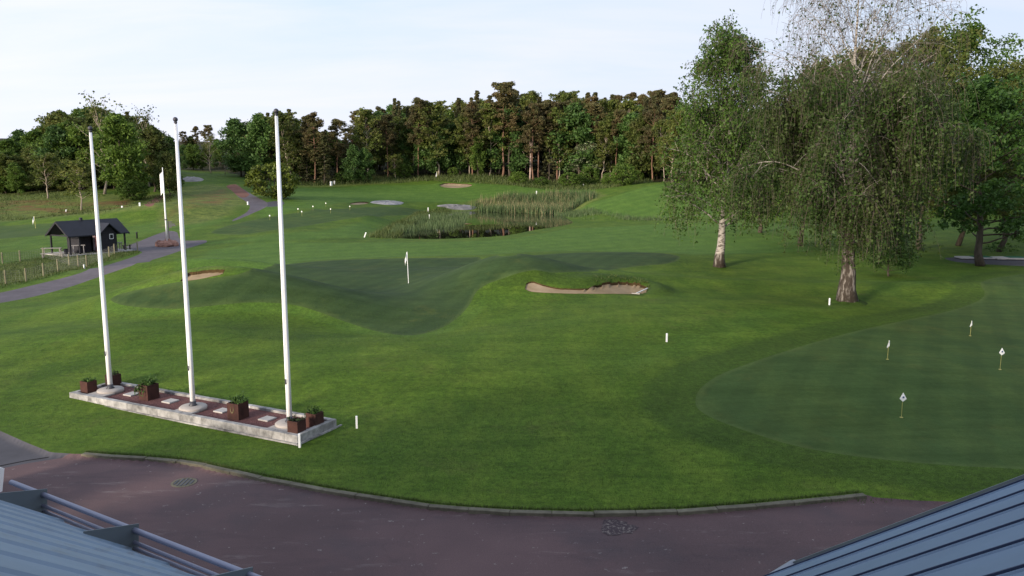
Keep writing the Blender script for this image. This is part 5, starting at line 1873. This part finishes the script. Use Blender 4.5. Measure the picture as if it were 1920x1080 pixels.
# ------------------------------------------------------------------ wire fence
def fence(pts, label, hpost=.95):
    c = at(*pts[0])
    r = thing('wire_fence', label, 'fence', tuple(c))
    tops = []
    for k, (u, v) in enumerate(pts):
        q_ = at(u, v) - c
        hp = hpost
        MB().lathe([(.055, -.2), (.055, hp), (.03, hp + .02)], sides=8).build('post', M['post_wood'], r).location = tuple(q_)
        tops.append(q_)
    wm = MB()
    for a, b in zip(tops[:-1], tops[1:]):
        for zz_ in np.linspace(.12, .85, 6):
            wm.tube([a + np.array([0, 0, zz_]), b + np.array([0, 0, zz_])], .006, 3, False)
        n = int(np.linalg.norm(b - a) / .22)
        for i in range(n):
            p_ = a + (b - a) * (i + .5) / n
            wm.tube([p_ + np.array([0, 0, .12]), p_ + np.array([0, 0, .85])], .004, 3, False)
    wm.build('wire_mesh', simple('galvanised_wire', (.16, .16, .14), .6, .4, .1, 3), r)
fence([(-40, 540), (11, 532), (49, 528), (82, 518), (109, 510), (163, 500), (205, 482), (215, 476), (258, 470)], 'wooden post and wire fence running up beside the path to the hut')
fence([(-30, 498), (5, 494), (38, 490), (82, 484), (130, 498), (147, 500), (163, 501)], 'second wire fence with wooden posts behind the first, below the hut benches')

# ------------------------------------------------------------------ driving mats at the right
q = at(1850, 486)
r = thing('driving_platform', 'low grey driving range platform with black edge and green mats', 'platform', tuple(q), -.06)
W_ = (at(1990, 490)[0] - at(1792, 482)[0])
x0_ = at(1792, 482)[0] - q[0]
for k in range(3):
    MB().box((x0_ + .9 + k * 2.95, .2 - k * .14, .12), (2.9, 1.5, .12), bev=.01).build('slab', M['slab'], r)
    MB().box((x0_ + .9 + k * 2.95, .2 - k * .14, .02), (2.8, 1.45, .12)).build('base', M['rubber'], r)
    MB().box((x0_ + 1.5 + k * 2.95, .35 - k * .14, .2), (1.5, 1.1, .05)).build('mat', M['matgreen'], r)

# ------------------------------------------------------------------ drain cover, patch
q = flat(345, 905, -.09)
r = thing('drain_cover', 'round iron drain grate in the forecourt near the kerb', 'drain cover', (q[0], q[1], h1(q[0], q[1]) - .086))
MB().lathe([(.32, -.02), (.32, .006), (.26, .010), (.26, .002)], sides=32).build('frame', M['kerb'], r)
for k in range(5):
    x = -.2 + k * .1
    L_ = 2 * math.sqrt(.245 ** 2 - x * x)
    MB().box((x, 0, .006), (.045, L_, .014)).build('bar', M['dark_metal'], r)
def patch(u, v, rx, ry, seed, label, mat, zo=-.084):
    rng = np.random.default_rng(seed)
    q_ = flat(u, v, -.09)
    n = 30
    a = np.arange(n) * 2 * PI / n
    rad = 1 + .18 * np.sin(3 * a + seed) + .08 * rng.normal(0, 1, n)
    V = [(0, 0, .004)] + [(math.cos(t_) * rx * r__, math.sin(t_) * ry * r__, 0) for t_, r__ in zip(a, rad)]
    o = MB().add(V, [(0, 1 + i, 1 + (i + 1) % n) for i in range(n)]).build('road_patch', mat)
    o.location = (q_[0], q_[1], zo + h1(q_[0], q_[1]))
    tag(o, kind='structure')
    return o
wornm, t, p = principled('worn_patch', .9, .2)
co = t.coord('Object')
c = t.mix(t.ramp(t.noise(co, 11, 4, .7), .52, .62), (.052, .038, .044), (.20, .17, .155))
t.put(p.inputs['Base Color'], c)
patch(1158, 990, .42, .38, 2, '', wornm)
# joint between the grey and the red asphalt at the left
jp = [flat(u, v, -.09) for u, v in ((-60, 888), (0, 874), (50, 864), (130, 852))]
mb = MB()
mb.tube([(a[0], a[1], h1(a[0], a[1]) - .088) for a in jp], .018, 4)
tag(mb.build('road_joint', M['rubber']), kind='structure')

# ------------------------------------------------------------------ clubhouse wings with blue roofs
def wing(eave_pt, eave_dir, down, slope, len_neg, len_pos, up_len, label, mat, rib, flip, ridge_cap=False, ribh=.035, nskip=0):
    """eave_pt: point on the eave; down: horizontal unit vector pointing down-slope"""
    e = np.array([eave_dir[0], eave_dir[1], 0.0])
    e /= np.linalg.norm(e)
    dn = np.array([down[0], down[1], 0.0])
    dn /= np.linalg.norm(dn)
    up = np.array([-dn[0], -dn[1], slope])
    L = np.linalg.norm(up)
    up /= L
    n = np.cross(e, up)
    if n[2] < 0:
        n = -n
    O = np.array(eave_pt, float)
    r = thing('clubhouse_wing', label, 'building', tuple(O))
    def P3(s_, t_, o_=0.0):
        return e * s_ + up * t_ + n * o_
    nrib = int((len_neg + len_pos) / rib)
    prof_lo, prof_hi = .0, ribh
    for k in range(nrib):
        s0 = -len_neg + k * rib
        s1 = s0 + rib
        # one folded sheet per bay: flat pan with an upstand on one side
        ss = [s0, s0 + rib * .80, s0 + rib * .84, s0 + rib * .945, s0 + rib * .965] if mat is M['roof'] else [s0, s0 + rib * .92, s0 + rib * .93, s0 + rib * .96, s0 + rib * .968]
        oo = [prof_lo, prof_lo, prof_hi, prof_hi, prof_lo]
        V, Fs = [], []
        for (s_, o_) in zip(ss, oo):
            V += [P3(s_, 0, o_), P3(s_, up_len, o_)]
        for (s_, o_) in zip(ss, oo):
            V += [P3(s_, 0, o_ - .012), P3(s_, up_len, o_ - .012)]
        for i in range(4):
            Fs.append((2 * i, 2 * i + 2, 2 * i + 3, 2 * i + 1))
            Fs.append((10 + 2 * i + 1, 10 + 2 * i + 3, 10 + 2 * i + 2, 10 + 2 * i))
            Fs.append((2 * i, 10 + 2 * i, 12 + 2 * i, 2 * i + 2))
        MB().add(V, Fs).build('roof_sheet', mat, r)
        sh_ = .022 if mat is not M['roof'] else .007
        MB().bar(P3(s0 + rib * .984, .0, .004), P3(s0 + rib * .984, up_len, .004), .012, sh_).build('seam', M['seam'], r)  # thin dark bar per joint, seam shade put into its colour
    V = [P3(-len_neg, .02, -.035), P3(-len_neg + nrib * rib, .02, -.035), P3(-len_neg + nrib * rib, up_len, -.035), P3(-len_neg, up_len, -.035)]
    MB().add(V, [(0, 1, 2, 3)]).build('gap_shade_underlay', M['rubber'], r)  # dark sheet added so the gaps between roof sheets read as shadow lines
    # body under the roof
    zb_ = O[2]
    w_in = .35
    c1, c2 = P3(-len_neg + .1, 0) - dn * w_in, P3(len_pos - .1, 0) - dn * w_in
    upc = up_len / L * 1.0
    c3, c4 = c2 - dn * upc * .95, c1 - dn * upc * .95
    V = []
    for c__ in (c1, c2, c3, c4):
        V.append((c__[0], c__[1], -zb_ - .12))
    topo = [c1 + np.array([0, 0, w_in * slope - .12]), c2 + np.array([0, 0, w_in * slope - .12]), c3 + np.array([0, 0, (w_in + upc * .95) * slope - .12]), c4 + np.array([0, 0, (w_in + upc * .95) * slope - .12])]
    for q_ in topo:
        V.append(q_)
    MB().add(V, [(3, 2, 1, 0), (4, 5, 6, 7), (0, 1, 5, 4), (1, 2, 6, 5), (2, 3, 7, 6), (3, 0, 4, 7)]).build('wall', M['plaster'], r)
    return r, P3, e, up, n, dn


# left wing; the snow rail runs parallel to its eave
LE = np.array([-.853, .522])
LDN = np.array([.522, .853])
# eave line: 0.10 below the lowest rail
D_ = 2.5
def drop_pt(u, v, D):
    d = ray(u, v)
    k = D / -d[2]
    return np.array([d[0] * k, d[1] * k, CAMZ - D])
e0 = drop_pt(215, 1018, 2.62)
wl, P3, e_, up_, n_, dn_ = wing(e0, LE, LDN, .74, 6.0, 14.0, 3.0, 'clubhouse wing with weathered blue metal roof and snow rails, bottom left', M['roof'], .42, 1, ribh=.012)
# shift copy of rails: three rails and brackets
railp = [drop_pt(252, 994, 2.50), drop_pt(250, 1013, 2.59), drop_pt(249, 1030, 2.68)]
e3 = np.array([LE[0], LE[1], 0]) / np.linalg.norm(LE)
O_ = np.array(wl.location)
b2 = drop_pt(252, 994, 2.50)
u1 = drop_pt(87, 925, 2.50)
spacing = float((u1 - b2) @ e3)
print('bracket spacing', spacing)
end = drop_pt(25, 903, 2.50)
endL = float((end - b2) @ e3)
RD = [(0, 0, .021, endL), (-.01, -.085, .014, endL - .10), (-.01, -.13, .013, endL - .40)]
for k, (off, dz, rad, el) in enumerate(RD):
    p0 = b2 - O_ + dn_ * off + np.array([0, 0, dz])
    MB().tube([p0 + e3 * el, p0 - e3 * 5.0], rad, 10).build('snow_rail', M['rail'], wl, True)
pl_me = None
for k in range(-3, 3):
    s_ = spacing * k
    if s_ > endL:
        continue
    c0 = b2 - O_ + e3 * s_
    # plate in the vertical plane across the eave: toe runs up the roof
    toe = -dn_ * .62
    pts = [c0 + dn_ * .035 + np.array([0, 0, .035]), c0 + dn_ * .01 + np.array([0, 0, -.235]), c0 - dn_ * .38 + np.array([0, 0, .045]), c0 - dn_ * .35 + np.array([0, 0, .135])]
    V = [q_ + e3 * .004 for q_ in pts] + [q_ - e3 * .004 for q_ in pts]
    br = MB().add(V, [(0, 1, 2, 3), (7, 6, 5, 4), (0, 4, 5, 1), (1, 5, 6, 2), (2, 6, 7, 3), (3, 7, 4, 0)]).build('rail_bracket', M['bracket'], wl)
    for (a1, z1) in ((.29, .04), (.14, -.10)):
        MB().box(c0 - dn_ * a1 + np.array([0, 0, z1]) - e3 * .008, (.022, .022, .022)).build('bolt', M['dark_metal'], br)

# right wing
RDN = np.array([-.655, .756])
REV = np.array([.756, .655])
e1 = drop_pt(1482, 1053, 2.9)
wr, P3r, er, upr, nr_, dnr = wing(e1, REV, RDN, .783, 0, 0.01, 0.1, 'x', M['roof2'], 1, 1) if False else (None,) * 6
# seams climb to the upper right; the far verge passes the corner
er = np.array([REV[0], REV[1], 0]) / np.linalg.norm(REV)
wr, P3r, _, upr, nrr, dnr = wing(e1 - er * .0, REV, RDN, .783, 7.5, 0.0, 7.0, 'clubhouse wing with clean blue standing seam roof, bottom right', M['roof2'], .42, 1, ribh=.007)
MB().tube([P3r(.05, -.02, -.05), P3r(-7.4, -.02, -.05)], .055, 10).build('gutter', simple('gutter_metal', (.30, .33, .40), .4, .5, .1, 3), wr, True)
vb = MB()
vb.bar(P3r(.012, -.05, -.02), P3r(.012, 7.0, -.02), .02, .025)
vb.build('verge_trim', M['bracket'], wr)

# unseen main clubhouse carrying the camera, built up and raised to shade the foreground
ch = thing('clubhouse', 'unseen pale rendered main clubhouse behind the wings, built up to shade the foreground', 'building', (0, -7.2, 0))
MB().box((-2, 0, 5.1), (46, 12, 10.5)).build('wall', M['plaster'], ch)
for sg_ in (-1, 1):
    MB().add([(-25.8, 0, 13.0), (21.8, 0, 13.0), (21.8, sg_ * 6.7, 10.15), (-25.8, sg_ * 6.7, 10.15), (-25.8, 0, 13.15), (21.8, 0, 13.15), (21.8, sg_ * 6.7, 10.3), (-25.8, sg_ * 6.7, 10.3)],
             [(3, 2, 1, 0), (4, 5, 6, 7), (0, 1, 5, 4), (1, 2, 6, 5), (2, 3, 7, 6), (3, 0, 4, 7)]).build('roof', M['roof2'], ch)
for sx in (-25, 21):
    MB().add([(sx - .1, -6, 10.35), (sx - .1, 6, 10.35), (sx - .1, 0, 12.9), (sx + .1, -6, 10.35), (sx + .1, 6, 10.35), (sx + .1, 0, 12.9)], [(0, 1, 2), (5, 4, 3), (0, 2, 5, 3), (1, 4, 5, 2)]).build('gable_wall', M['plaster'], ch)

# ------------------------------------------------------------------ white van at the left edge
q = flat(-226, 1000, -.09)
r = thing('parked_van', 'white van parked on the forecourt, only its roof corner showing at the left edge', 'van', (q[0] , q[1], -.09), R(62))
V = []
prof = [(-2.3, .35), (2.2, .35), (2.3, .9), (1.9, 1.1), (1.3, 1.85), (.9, 1.95), (-2.25, 1.95), (-2.35, 1.2)]
for sy in (-.9, .9):
    V += [(a, sy * (1.0 if z_ < 1.3 else .9), z_) for a, z_ in prof]
n8 = len(prof)
Fs = [tuple(range(n8))[::-1], tuple(range(n8, 2 * n8))] + [(i, (i + 1) % n8, n8 + (i + 1) % n8, n8 + i) for i in range(n8)]
MB().add(V, Fs).build('body', M['white'], r)
glass = simple('dark_glass', (.012, .013, .015), .1, .6, .1, 2)
MB().bar((1.86, 0, 1.17), (1.36, 0, 1.80), 1.5, .02).build('windscreen', glass, r)
MB().box((-2.34, 0, 1.5), (.04, 1.4, .5)).build('rear_window', glass, r)
for sy in (-1, 1):
    MB().box((.9, sy * .93, 1.45), (.9, .03, .5)).build('side_window', glass, r)
    for sx in (-1.5, 1.45):
        wh = MB().box((0, 0, 0), (.01, .01, .01))
        a = np.arange(20) * 2 * PI / 20
        V = [(sx + .33 * math.cos(t_), sy * .78, .33 + .33 * math.sin(t_)) for t_ in a] + [(sx + .33 * math.cos(t_), sy * .93, .33 + .33 * math.sin(t_)) for t_ in a]
        MB().add(V, [tuple(range(20)), tuple(range(39, 19, -1))] + [(i, i + 20, 20 + (i + 1) % 20, (i + 1) % 20) for i in range(20)]).build('wheel', M['rubber'], r)

# remove prototypes that were never planted
for kind, lst in PROTO.items():
    for r, _h in lst:
        if r.name not in USED:
            for ch in list(r.children):
                bpy.data.objects.remove(ch)
            bpy.data.objects.remove(r)
